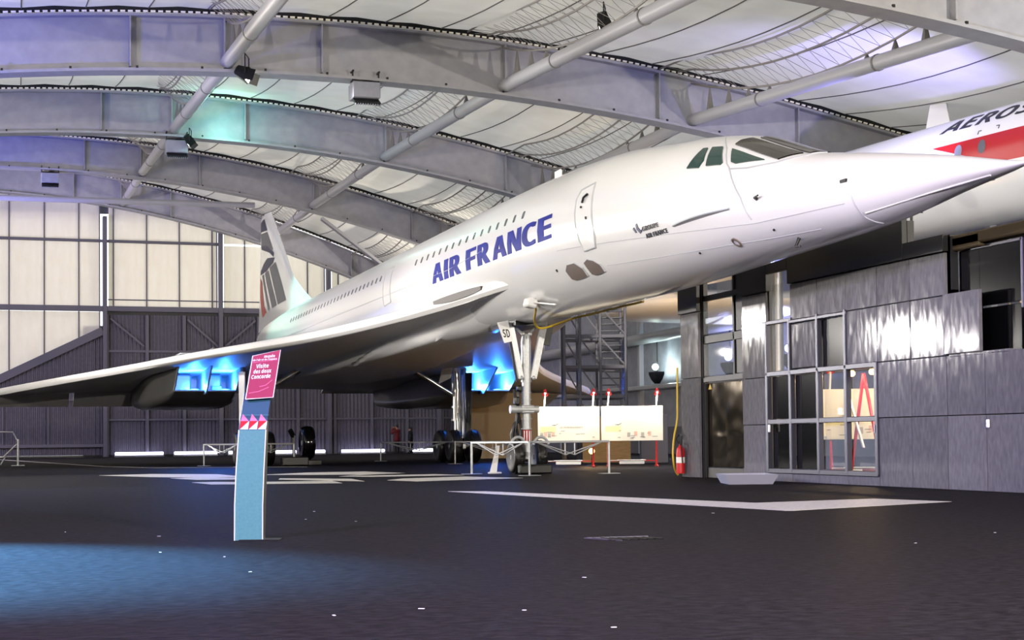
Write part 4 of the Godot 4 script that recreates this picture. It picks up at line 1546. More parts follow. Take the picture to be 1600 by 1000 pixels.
func pavilion() -> void:
	var p := thing("pavilion", Vector3(14, 0, -22), "grey metal-clad pavilion with a window grid below the pointed nose", "building")
	var panels := []
	# column beside the door, column right of the door
	for r in [[0, 2.05], [2.05, 3.4]]:
		panels.append([-28.9, -28.02, r[0], r[1]])
	for r in [[0.0, 1.05], [1.05, 1.93], [1.93, 2.95], [2.95, 3.52]]:
		panels.append([-26.07, -25.08, r[0], r[1]])
	panels.append([-24.12, -23.22, 2.04, 2.84])
	var cols := [-24.16, -23.2, -22.24, -21.28, -20.32, -19.38]
	for i in 5:
		panels.append([cols[i], cols[i + 1], 2.92, 3.57])
		if i >= 2:
			panels.append([cols[i], cols[i + 1], 2.01, 2.92])
	for r in [[1.11, 2.01], [0.0, 1.11]]:
		for c in [[-21.28, -20.32], [-20.32, -19.38], [-19.38, -18.43], [-18.43, -17.48], [-17.48, -16.5], [-16.5, -15.5], [-15.5, -14.5], [-14.5, -13.0]]:
			panels.append([c[0], c[1], r[0], r[1]])
	for c in [[-25.08, -24.16], [-24.16, -23.2], [-23.2, -22.24], [-22.24, -21.28]]:
		panels.append([c[0], c[1], 0.0, .2])
	for i in panels.size():
		var q: Array = panels[i]
		var b := MB.new()
		face(b, q[0], q[1], q[2], q[3], 13.2 + .004 * (i % 3))
		part("metal_panel", b, M.panel[(i * 7 + i / 3) % 4], p)
	var b := MB.new()
	face(b, -19.36, -18.45, 2.02, 2.93, 13.14, .06)
	part("metal_panel", b, M.panel[3], p, "bright square panel standing proud")
	# dark core behind the panels, with openings for the windows
	b = MB.new()
	for q in [[-28.95, -28.0, 0, 4.2], [-26.1, -25.06, 0, 4.2], [-24.2, -20.45, 2.9, 4.2], [-20.45, -19.3, 2.9, 3.8], [-22.3, -19.3, 1.98, 3.0], [-21.3, -12.9, .02, 1.99], [-25.1, -21.3, 0.02, .19], [-24.15, -23.2, 1.95, 2.95], [-28.0, -26.08, 1.95, 2.04]]:
		face(b, q[0], q[1], q[2], q[3], 13.27, .12, 0.0, 0.0)
	face(b, -20.45, -19.32, 3.0, 3.83, 13.27, .12, 0.0, 0.0)
	part("core", b, M.dark_band, p)
	# black band above: the shadow of the aircraft's body put into the colour
	b = MB.new()
	for q in [[-28.95, -28.02, 3.4, 4.3], [-28.02, -26.07, 4.14, 4.4], [-26.07, -25.0, 3.52, 4.4], [-25.0, -24.2, 3.84, 4.4], [-24.2, -20.45, 3.575, 4.5], [-20.45, -19.36, 3.575, 3.84]]:
		face(b, q[0], q[1], q[2], q[3], 13.17, .1)
	part("dark_band", b, M.dark_band, p)
	# window grid
	b = MB.new()
	for z in [-25.05, -24.16, -23.18, -22.25, -21.31]:
		b.box(Vector3(13.22, 1.1, z), Vector3(.1, 1.84, .09), Basis(), .01)
	for z in [-25.05, -24.18, -23.18, -22.25]:
		b.box(Vector3(13.22, 2.45, z), Vector3(.1, 1.0, .07), Basis(), .01)
	for y in [.2, 1.1, 1.98]:
		b.box(Vector3(13.225, y, -23.18), Vector3(.1, .09, 3.8), Basis(), .01)
	b.box(Vector3(13.225, 2.93, -24.6), Vector3(.1, .07, 1.0), Basis(), .01)
	b.box(Vector3(13.225, 2.89, -23.2), Vector3(.1, .06, 2.0), Basis(), .01)
	part("window_frame", b, M.mullion, p)
	for q in [[-25.0, -24.2, .25, 1.05], [-24.12, -23.23, .25, 1.05], [-25.0, -24.2, 1.15, 1.93], [-24.12, -23.23, 1.15, 1.93], [-23.13, -22.29, 2.03, 2.86]]:
		b = MB.new()
		face(b, q[0], q[1], q[2], q[3], 13.28, .02, 0.0, 0.0)
		part("dark_pane", b, M.gloss_black, p)
	for q in [[-23.13, -22.3, .25, 1.05], [-22.2, -21.36, .25, 1.05], [-23.13, -22.3, 1.15, 1.93], [-22.2, -21.36, 1.15, 1.93], [-25.0, -24.22, 2.03, 2.89], [-25.0, -24.22, 2.97, 3.64], [-27.95, -26.66, 2.08, 2.72], [-27.95, -26.66, 2.92, 3.6], [-27.3, -26.66, 3.72, 4.12]]:
		b = MB.new()
		face(b, q[0], q[1], q[2], q[3], 13.29, .01, 0.0, 0.0)
		part("glass_pane", b, M.glass, p)
	# door bay
	b = MB.new()
	face(b, -27.95, -26.1, .22, 1.93, 13.36, .05)
	var dm := flat(Color(.20, .165, .11), .16, 1.0)
	var wavy := NoiseTexture2D.new()
	wavy.width = 256
	wavy.height = 256
	wavy.seamless = true
	wavy.as_normal_map = true
	wavy.bump_strength = 6.0
	wavy.noise = noise(61, .008, 2)
	dm.normal_enabled = true
	dm.normal_texture = wavy
	dm.normal_scale = .35
	dm.uv1_triplanar = true
	dm.uv1_world_triplanar = true
	dm.uv1_scale = Vector3.ONE * .5
	part("door_leaf", b, dm, p, "black glossy double door")
	b = MB.new()
	face(b, -27.98, -26.1, .0, .22, 13.33, .06)
	part("door_kick_plate", b, M.dark_band, p)
	b = MB.new()
	face(b, -28.0, -26.08, 2.0, 2.07, 13.3, .1)
	face(b, -28.0, -26.08, 2.73, 2.9, 13.3, .1)
	face(b, -28.0, -26.08, 3.6, 3.72, 13.3, .1)
	face(b, -26.66, -26.58, 2.0, 4.2, 13.3, .1)
	face(b, -28.02, -27.95, 0, 4.2, 13.3, .1)
	part("door_frame", b, M.dark_band, p)
	b = MB.new()
	face(b, -26.58, -26.1, 2.07, 2.75, 13.33, .04)
	face(b, -26.58, -26.1, 2.9, 4.2, 13.33, .04)
	part("side_light", b, M.dark_band, p)
	b = MB.new()
	b.prism([Vector2(-27.9, 1.80), Vector2(-27.74, 1.80), Vector2(-27.82, 1.92)], Transform3D(Basis(Vector3(0, 0, 1), Vector3.UP, Vector3(-1, 0, 0)), Vector3(13.362, 0, 0)), .006)
	part("warning_sign", b, M.yellow, p, "yellow triangular warning sign")
	# recess at the right with dark glass and an opening
	b = MB.new()
	face(b, -19.32, -18.8, 2.0, 3.58, 13.42, .05)
	face(b, -18.83, -17.85, 2.7, 3.58, 13.42, .05)
	face(b, -18.83, -17.85, 2.0, 2.68, 13.42, .05)
	face(b, -17.78, -12.9, 2.0, 2.85, 13.42, .05)
	part("dark_screen", b, M.gloss_black, p)
	b = MB.new()
	b.box(Vector3(13.45, 3.1, -17.82), Vector3(.1, 1.0, .05), Basis(), .01)
	b.box(Vector3(13.45, 3.58, -18.4), Vector3(.1, .06, 1.2), Basis(), .01)
	part("screen_post", b, M.mullion, p)
	b = MB.new()
	b.box(Vector3(15.2, 3.72, -16.2), Vector3(3.8, .18, 6.4), Basis(), .02)
	b.box(Vector3(14.6, 3.68, -19.0), Vector3(2.6, .2, .7), Basis(), .02)
	part("soffit", b, M.olive, p)
	b = MB.new()
	b.box(Vector3(15.6, 3.35, -19.6), Vector3(.1, .7, 1.2))
	b.box(Vector3(17.0, 3.3, -16.0), Vector3(.08, .55, 7))
	part("soffit_beam", b, M.olive, p)
	b = MB.new()
	face(b, -19.3, -17.86, 1.985, 2.03, 13.2, .6, 0.0)
	part("ledge", b, M.panel[2], p)
	# sockets on the wall
	for q in [[-18.36, .92, 1.04], [-21.34, .86, 1.0]]:
		b = MB.new()
		b.box(Vector3(13.185, (q[1] + q[2]) / 2, q[0]), Vector3(.03, q[2] - q[1], .06), Basis(), .008)
		if q[0] > -20:
			b.box(Vector3(13.17, .95, q[0]), Vector3(.012, .03, .035))
			b.box(Vector3(13.17, 1.01, q[0]), Vector3(.012, .03, .035))
			solo("socket", b, M.white, Vector3(13.185, .98, q[0]), "white double power socket high on the right-hand metal panels", "socket")
		else:
			solo("wall_box", b, M.white, Vector3(13.185, .93, q[0]), "small white box on the right edge of the window grid", "box")
	b = MB.new()
	b.box(Vector3(13.185, .98, -24.98), Vector3(.03, .14, .06), Basis(), .008)
	solo("wall_box", b, M.white, Vector3(13.185, .98, -24.98), "small white box on the left edge of the window grid", "box")


# ---------- boards, barriers, sign ----------
func display_board(c: Vector3, yaw: float, label: String, print: int, lit := true) -> void:
	var o := thing("display_board", Vector3(c.x, 0, c.z), label, "board", "exhibition boards on red stands")
	var bs := Basis(Vector3.UP, yaw)
	var at := func(x, y, z): return Vector3(c.x, 0, c.z) + bs * Vector3(x, y, z)
	var b := MB.new()
	b.box(at.call(0, 1.255, 0), Vector3(1.78, 1.0, .03), bs, .006)
	part("panel", b, M.board, o)
	for x in [-.70, .70]:
		b = MB.new()
		b.bar(at.call(x, 0, -.05), at.call(x, 1.72, -.05), .05, .05, bs.z, .006)
		b.bar(at.call(x, .03, -.35), at.call(x, .03, .3), .05, .05, Vector3.UP, .006)
		b.bar(at.call(x, .03, -.33), at.call(x, .8, -.06), .03, .03)
		var post := part("red_post", b, M.red, o)
		b = MB.new()
		b.tube([at.call(x, 1.7, -.03), at.call(x + .03, 2.1, .03)], .022, 8)
		part("lamp_arm", b, M.white, o)
		b = MB.new()
		b.lathe([[.03, 0], [.05, .02], [.09, .12], [.085, .12], [.02, .05]], at.call(x + .03, 2.2, -.0), (bs * Vector3(0, -.75, .65)), 14)
		b.sphere(at.call(x + .03, 2.23, -.02), Vector3.ONE * .045, 10)
		part("lamp_head", b, M.red, o)
		if lit:
			b = MB.new()
			b.sphere(at.call(x + .03, 2.14, .09), Vector3.ONE * .03, 10)
			part("lamp_bulb", b, M.lens, o)
			spot(at.call(x + .03, 2.12, .12), at.call(x * .5, 1.1, .1), Color(1, .95, .84), 6.0, 62.0, .03, .8)
	b = MB.new()
	b.bar(at.call(-.70, .18, -.05), at.call(.70, .18, -.05), .02, .03)
	part("cross_rail", b, M.red, o)
	b = MB.new()
	b.box(at.call(-.02, .13, .02), Vector3(.72, .09, .1), bs, .01)
	b.box(at.call(-.03, .2, .02), Vector3(.82, .02, .13), bs, .004)
	b.bar(at.call(-.68, .19, .0), at.call(-.4, .19, .02), .03, .02)
	part("ballast_tray", b, M.white, o)
	# print
	b = MB.new()
	var rng := RandomNumberGenerator.new()
	rng.seed = 90 + print
	if print == 0:
		text_on(b, "LE SUPERSONIQUE", at.call(-.26, 1.13, .016), bs * Vector3(.68, 0, 0), bs * Vector3(0, .05, 0), .002, 0.0, false, true)
	for i in 9:
		var x := rng.randf_range(-.78, .75)
		var y := rng.randf_range(.82, 1.08)
		b.box(at.call(x, y, .016), Vector3(rng.randf_range(.05, .16), .012, .003), bs)
	b.prism([Vector2(-.52, 1.22), Vector2(-.36, 1.24), Vector2(-.28, 1.30), Vector2(-.33, 1.24), Vector2(-.4, 1.21)], Transform3D(bs, at.call(0, 0, .0155)), .002)
	part("print", b, M.stripe_grey, o)
	for i in 4:
		b = MB.new()
		var x := -.78 + i * .11 if print == 0 else -.1 + i * .2
		b.box(at.call(x, .93 + .03 * (i % 2), .0158), Vector3(.09, .13, .002), bs)
		part("printed_picture", b, M.print_pink if i % 2 else M.print_grey, o)
	b = MB.new()
	b.box(at.call(-.6 if print == 0 else -.55, 1.1, .0154), Vector3(.45, .16, .002), bs)
	part("printed_band", b, flat(Color(.88, .85, .66), .6), o)

# a low rail on posts with a hanging V of struts under each bay
func barrier(pts: Array, label: String, h := .76) -> void:
	var o := thing("barrier", pts[0], label, "barrier", "low tubular barriers round the wheels")
	for i in pts.size():
		var p: Vector3 = pts[i]
		var b := MB.new()
		b.tube([p, p + Vector3(0, h, 0)], .028, 10)
		part("post", b, M.galv, o)
		b = MB.new()
		b.box(p + Vector3(0, .008, 0), Vector3(.45, .014, .3), Basis(), .004)
		part("base_plate", b, M.galv, o)
	for i in pts.size() - 1:
		var p: Vector3 = pts[i] + Vector3(0, h, 0)
		var q: Vector3 = pts[i + 1] + Vector3(0, h, 0)
		var b := MB.new()
		b.bar(p, q, .06, .05, Vector3.UP, .008)
		part("top_rail", b, M.galv, o)
		for s in [-.06, .06]:
			b = MB.new()
			var mid := p.lerp(q, .5 + s) - Vector3(0, .30, 0)
			b.tube([p.lerp(q, .08), mid, p.lerp(q, .92)], .016, 8)
			b.tube([mid, mid + Vector3(0, .3, 0)], .016, 8)
			part("v_strut", b, M.galv, o)

func exhibits() -> void:
	var yaw := -deg_to_rad(18.14)
	# plane of the two boards faces the camera
	display_board(Vector3(15.06, 0, -40.75), yaw, "white exhibition board on red posts beside the nose wheel, text panel", 0)
	display_board(Vector3(16.80, 0, -40.18), yaw, "white exhibition board on red posts, right of the pair behind the nose wheel", 1)
	display_board(Vector3(15.85, 0, -26.0), deg_to_rad(-38), "white exhibition board on red posts seen through the pavilion windows", 2, false)
	# sign by the camera
	var s := thing("sign_pylon", Vector3(1.83, 0, -12.7), "leaning blue sign pylon with a pink board on top, nearest the camera", "sign")
	var z := -12.72
	var fr := [[0.0, 1.709, 1.933], [.3, 1.712, 1.936], [.6, 1.726, 1.948], [.925, 1.75, 1.966]]
	var b := MB.new()
	var rings := []
	for q in fr:
		rings.append(PackedVector3Array([Vector3(q[1], q[0], z), Vector3(q[2], q[0], z + .07), Vector3(q[2], q[0], z + .045), Vector3(q[1], q[0], z - .025)]))
	b.loft(rings)
	part("pale_panel", b, M.sign_pale, s, "pale blue curved panel")
	for e in [1, 2]:
		b = MB.new()
		var pts := []
		for q in fr:
			pts.append(Vector3(q[e], q[0], z + (.0 if e == 1 else .07)))
		b.tube(pts, .005, 6)
		part("edge_strip", b, M.white, s)
	var up := func(y: float, f: float, off := 0.0) -> Vector3:
		return Vector3(lerpf(1.75 + (y - .925) * .157, 1.966 + (y - .925) * .157, f), y, z + .07 * f + off)
	b = MB.new()
	b.loft([PackedVector3Array([up.call(.925, 0.0), up.call(.925, 1.0), up.call(.925, 1.0, -.025), up.call(.925, 0.0, -.025)]), PackedVector3Array([up.call(1.24, 0.0), up.call(1.24, 1.0), up.call(1.24, 1.0, -.025), up.call(1.24, 0.0, -.025)])])
	part("blue_panel", b, M.sign_blue, s)
	for i in 3:
		var f0 := i / 3.0
		b = MB.new()
		var p: Array = [up.call(.945, f0, .003), up.call(1.0, f0 + .31, .003), up.call(1.0, f0 + .01, .003)]
		var p2: Array = [up.call(.93, f0 + .02, .003), up.call(1.0, f0 + .02, .003), up.call(1.0, f0 + .31, .003)]
		b.tri(p2[0], p2[2], p2[1])
		part("red_triangle", b, M.red, s)
		b = MB.new()
		b.tri(up.call(1.0, f0 + .02, .003), up.call(1.0, f0 + .31, .003), up.call(1.06, f0 + .06, .003))
		part("pink_triangle", b, M.pink_pale, s)
		b = MB.new()
		b.tri(up.call(.93, f0 + .03, .0025), up.call(.93, f0 + .33, .0025), up.call(1.0, f0 + .33, .0025))
		part("white_triangle", b, M.white, s)
	b = MB.new()
	b.box(Vector3(1.875, 1.05, z + .075), Vector3(.24, .003, .003), Basis(Vector3.UP, -.3))
	part("joint_line", b, M.sign_pale, s)
	# pink board, a little larger than the pylon, tilted
	var bl := Vector3(1.800, 1.182, z + .05)
	var br := Vector3(2.020, 1.196, z + .12)
	var tr := Vector3(2.085, 1.595, z + .12)
	var tl := Vector3(1.862, 1.545, z + .05)
	var bk := Vector3(.006, 0, -.02)
	b = MB.new()
	b.loft([PackedVector3Array([bl, br, tr, tl]), PackedVector3Array([bl + bk, br + bk, tr + bk, tl + bk])])
	part("pink_board", b, M.pink, s, "pink board with white lettering")
	b = MB.new()
	b.tube([bl, br, tr, tl, bl], .0045, 6)
	part("board_edge", b, M.white, s)
	var rt := (br - bl).normalized()
	var lu := (tl - bl).normalized()
	b = MB.new()
	for q in [["Visite", .045, .26, .105], ["des deux", .03, .215, .15], ["Concorde", .02, .17, .16]]:
		text_on(b, q[0], bl + rt * q[1] + lu * q[2] + Vector3(-.001, 0, .003), rt * q[3], lu * .036, .002)
	text_on(b, "de l'air et de l'espace", bl + rt * .01 + lu * .318 + Vector3(-.001, 0, .003), rt * .2, lu * .022, .002)
	text_on(b, "musée", bl + rt * .10 + lu * .345 + Vector3(-.001, 0, .003), rt * .09, lu * .026, .002)
	part("board_text", b, M.white, s)
	b = MB.new()
	for q in [[.02, .05, .18, .09], [.10, .10, .2, .15]]:
		b.tube([bl + rt * q[0] + lu * q[1] + Vector3(0, 0, .001), bl + rt * (q[0] + q[2]) / 2.0 + lu * (q[1] + .008) + Vector3(0, 0, .001), bl + rt * q[2] + lu * q[3] + Vector3(0, 0, .001)], .003, 5)
	b.tube([bl + rt * .01 + lu * .312, bl + rt * .215 + lu * .322], .002, 5)
	part("board_swoosh", b, M.pink_pale, s)
	b = MB.new()
	b.bar(Vector3(1.955, .005, z - .02), Vector3(1.985, 1.0, z + .0), .02, .05, Vector3(0, 0, 1))
	part("rear_post", b, M.black, s)
	b = MB.new()
	b.box(Vector3(1.93, .004, z), Vector3(.34, .008, .22), Basis(Vector3.UP, -.3), .002)
	part("foot_plate", b, M.dark, s)
	# barriers
	barrier([Vector3(10.33, 0, -34.7), Vector3(10.95, 0, -32.2), Vector3(13.16, 0, -32.9)], "galvanised barrier round the nose wheel, nearest of the barriers")
	barrier([Vector3(6.2, 0, -54.0), Vector3(7.1, 0, -51.2), Vector3(9.05, 0, -52.0)], "galvanised barrier round the left-hand main wheels behind the blue sign")
	barrier([Vector3(14.0, 0, -60.0), Vector3(14.35, 0, -50.2), Vector3(17.0, 0, -50.9)], "galvanised barrier round the main wheels behind the nose leg")
	# queue post with a sagging tape at the left
	var q := thing("crowd_barrier", Vector3(-.06, 0, -61.7), "grey tubular crowd barrier end at the left edge", "barrier")
	b = MB.new()
	b.tube([Vector3(-.06, .02, -61.7), Vector3(-.06, 1.03, -61.7)], .045, 10)
	part("post", b, M.galv, q)
	b = MB.new()
	b.box(Vector3(-.06, .015, -61.7), Vector3(.5, .03, .4), Basis(), .008)
	part("foot", b, M.galv, q)
	b = MB.new()
	b.tube([Vector3(-.09, 1.0, -61.7), Vector3(-.25, 1.32, -61.8), Vector3(-1.6, 1.34, -62)], .03, 8)
	b.tube([Vector3(-.09, .85, -61.7), Vector3(-.6, .35, -61.9), Vector3(-1.4, .3, -62)], .03, 8)
	b.tube([Vector3(-.5, .4, -61.9), Vector3(-.7, .05, -61.7)], .025, 8)
	part("rail", b, M.galv, q)


# ---------- people: a grid of distances to tapered bones, meshed as surface nets ----------
func bones(list: Array, cell: float, k: float) -> MB:
	var lo := Vector3.INF
	var hi := -Vector3.INF
	for q in list:
		var r: float = maxf(q[2], q[3]) + k + cell * 2
		lo = lo.min(q[0] - Vector3.ONE * r).min(q[1] - Vector3.ONE * r)
		hi = hi.max(q[0] + Vector3.ONE * r).max(q[1] + Vector3.ONE * r)
	var n := Vector3i(((hi - lo) / cell).ceil()) + Vector3i.ONE
	var f := PackedFloat32Array()
	f.resize(n.x * n.y * n.z)
	f.fill(9.0)
	for q in list:
		var a: Vector3 = q[0]
		var ab: Vector3 = q[1] - a
		var l2 := maxf(ab.length_squared(), 1e-6)
		var r: float = maxf(q[2], q[3]) + k + cell * 2
		var i0 := Vector3i(((a.min(q[1]) - Vector3.ONE * r - lo) / cell).floor()).clamp(Vector3i.ZERO, n - Vector3i.ONE)
		var i1 := Vector3i(((a.max(q[1]) + Vector3.ONE * r - lo) / cell).ceil()).clamp(Vector3i.ZERO, n - Vector3i.ONE)
		for z in range(i0.z, i1.z + 1):
			for y in range(i0.y, i1.y + 1):
				for x in range(i0.x, i1.x + 1):
					var p := lo + Vector3(x, y, z) * cell
					var t := clampf((p - a).dot(ab) / l2, 0, 1)
					var d := p.distance_to(a + ab * t) - lerpf(q[2], q[3], t)
					var j := x + n.x * (y + n.y * z)
					var g := f[j]
					var h := maxf(k - absf(g - d), 0.0) / k
					f[j] = minf(g, d) - h * h * k * .25
	var b := MB.new()
	var at := {}
	var st := [1, n.x, n.x * n.y]
	for z in n.z - 1:
		for y in n.y - 1:
			for x in n.x - 1:
				var j := x + n.x * (y + n.y * z)
				var s := Vector3.ZERO
				var c := 0
				for e in 3:
					for m in 4:
						var u := (e + 1) % 3
						var w := (e + 2) % 3
						var j0: int = j + (st[u] if m & 1 else 0) + (st[w] if m & 2 else 0)
						var j1: int = j0 + st[e]
						if (f[j0] < 0) != (f[j1] < 0):
							var o := Vector3.ZERO
							o[u] = 1.0 if m & 1 else 0.0
							o[w] = 1.0 if m & 2 else 0.0
							o[e] = f[j0] / (f[j0] - f[j1])
							s += o
							c += 1
				if c:
					at[j] = lo + (Vector3(x, y, z) + s / c) * cell
	for j in at:
		for e in 3:
			var j1: int = j + st[e]
			if j1 < f.size() and (f[j] < 0) != (f[j1] < 0):
				var u: int = st[(e + 1) % 3]
				var w: int = st[(e + 2) % 3]
				if at.has(j - u) and at.has(j - w) and at.has(j - u - w):
					if f[j] < 0:
						b.quad(at[j - u - w], at[j - w], at[j], at[j - u])
					else:
						b.quad(at[j - u - w], at[j - u], at[j], at[j - w])
	return b

func person(at: Vector3, yaw: float, tall: float, raised: bool, label: String) -> void:
	var o := thing("person", at, label, "person")
	var bs := Basis(Vector3.UP, yaw).scaled(Vector3.ONE * tall / 1.75)
	var P := func(x, y, z): return at + bs * Vector3(x, y, z)
	var k := tall / 1.75
	var arms := []
	for s in [-1, 1]:
		if raised:
			arms.append([P.call(s * .19, 1.43, 0), P.call(s * .30, 1.28, .16), .055, .045])
			arms.append([P.call(s * .30, 1.28, .16), P.call(s * .09, 1.56, .28), .045, .033])
		else:
			arms.append([P.call(s * .18, 1.40, 0), P.call(s * .23, 1.13, -.02), .05, .042])
			arms.append([P.call(s * .23, 1.13, -.02), P.call(s * .22, .88, .07), .042, .03])
	var legs := []
	for s in [-1, 1]:
		var st: float = .06 * s if not raised else 0.0
		legs.append([P.call(s * .09, .92, 0), P.call(s * .11, .5, .02 + st), .088, .06])
		legs.append([P.call(s * .11, .5, .02 + st), P.call(s * .12, .09, -.02 + st), .06, .042])
	var trunk := [[P.call(-.06, .96, 0), P.call(.06, .96, 0), .125, .125], [P.call(0, .98, 0), P.call(0, 1.22, 0), .13, .14], [P.call(-.10, 1.38, 0), P.call(.10, 1.38, 0), .105, .105], [P.call(0, 1.22, 0), P.call(0, 1.38, 0), .13, .12]]
	var head := [[P.call(0, 1.42, 0), P.call(0, 1.55, .015), .055, .052], [P.call(0, 1.61, .03), P.call(0, 1.68, .015), .078, .088], [P.call(0, 1.585, .095), P.call(0, 1.63, .11), .012, .016]]
	for s in [-1, 1]:
		head.append([P.call(s * .085, 1.61, .01), P.call(s * .09, 1.65, 0), .016, .02])
	var hands := []
	for s in [-1, 1]:
		var w: Vector3 = P.call(s * .09, 1.56, .28) if raised else P.call(s * .22, .88, .07)
		var d := Vector3(-s * .4, .6, .25).normalized() if raised else Vector3(0, -1, .15).normalized()
		d = Basis(Vector3.UP, yaw) * d
		var x := Basis(Vector3.UP, yaw) * Vector3(0, .3, 1).normalized()
		hands.append([w, w + d * .08 * k, .03 * k, .034 * k])
		for i in 4:
			var f := w + d * .085 * k + x * (.026 - .018 * i) * k
			hands.append([f, f + (d * .06 + Basis(Vector3.UP, yaw) * Vector3(-s * .03, 0, .0)) * k * [.9, 1.05, 1.0, .8][i], .011 * k, .008 * k])
		hands.append([w + d * .02 * k + x * .03 * k, w + d * .075 * k + x * .055 * k, .012 * k, .009 * k])
	part("body", bones(trunk + arms + legs + head + hands, .018, .02), M.skin, o)
	var puff := func(list: Array, r: float) -> Array:
		var q := []
		for e in list:
			q.append([e[0], e[1], e[2] + r, e[3] + r])
		return q
	if raised:
		part("jacket", bones(puff.call(trunk + arms.slice(0, 4), .03) + [[P.call(-.07, .86, 0), P.call(.07, .86, 0), .155, .155]], .022, .04), M.jacket_red, o, "dark red jacket")
	else:
		part("coat", bones(puff.call(trunk + arms.slice(0, 4), .03) + [[P.call(-.06, .62, -.02), P.call(.06, .66, .03), .17, .17], [P.call(0, .7, 0), P.call(0, 1.1, 0), .16, .15]], .022, .05), M.cloth_dark, o, "long dark coat")
	part("trousers", bones(puff.call(legs, .018) + [[P.call(-.06, .9, 0), P.call(.06, .9, 0), .12, .12]], .022, .03), M.cloth_dark, o)
	var sh := []
	for s in [-1, 1]:
		var st: float = .06 * s if not raised else 0.0
		sh.append([P.call(s * .12, .055, -.05 + st), P.call(s * .14, .045, .15 + st), .05, .042])
	part("shoes", bones(sh, .015, .02), M.black, o)
	part("hair", bones([[P.call(0, 1.70, -.03), P.call(0, 1.715, .02), .092, .085]] if raised else [[P.call(0, 1.69, -.03), P.call(0, 1.705, .02), .105, .098], [P.call(0, 1.52, -.06), P.call(0, 1.66, -.05), .07, .09]], .015, .02), M.hair, o)
	if raised:
		var cb := MB.new()
		cb.box(P.call(0, 1.64, .36), Vector3(.13, .08, .05), Basis(Vector3.UP, yaw), .01)
		cb.lathe([[.03, 0], [.035, .05], [.02, .05]], P.call(0, 1.64, .365), bs * Vector3(0, 0, 1), 12)
		solo("camera", cb, M.black, P.call(0, 1.64, .26), "small black camera held up by the person in the red jacket", "camera")


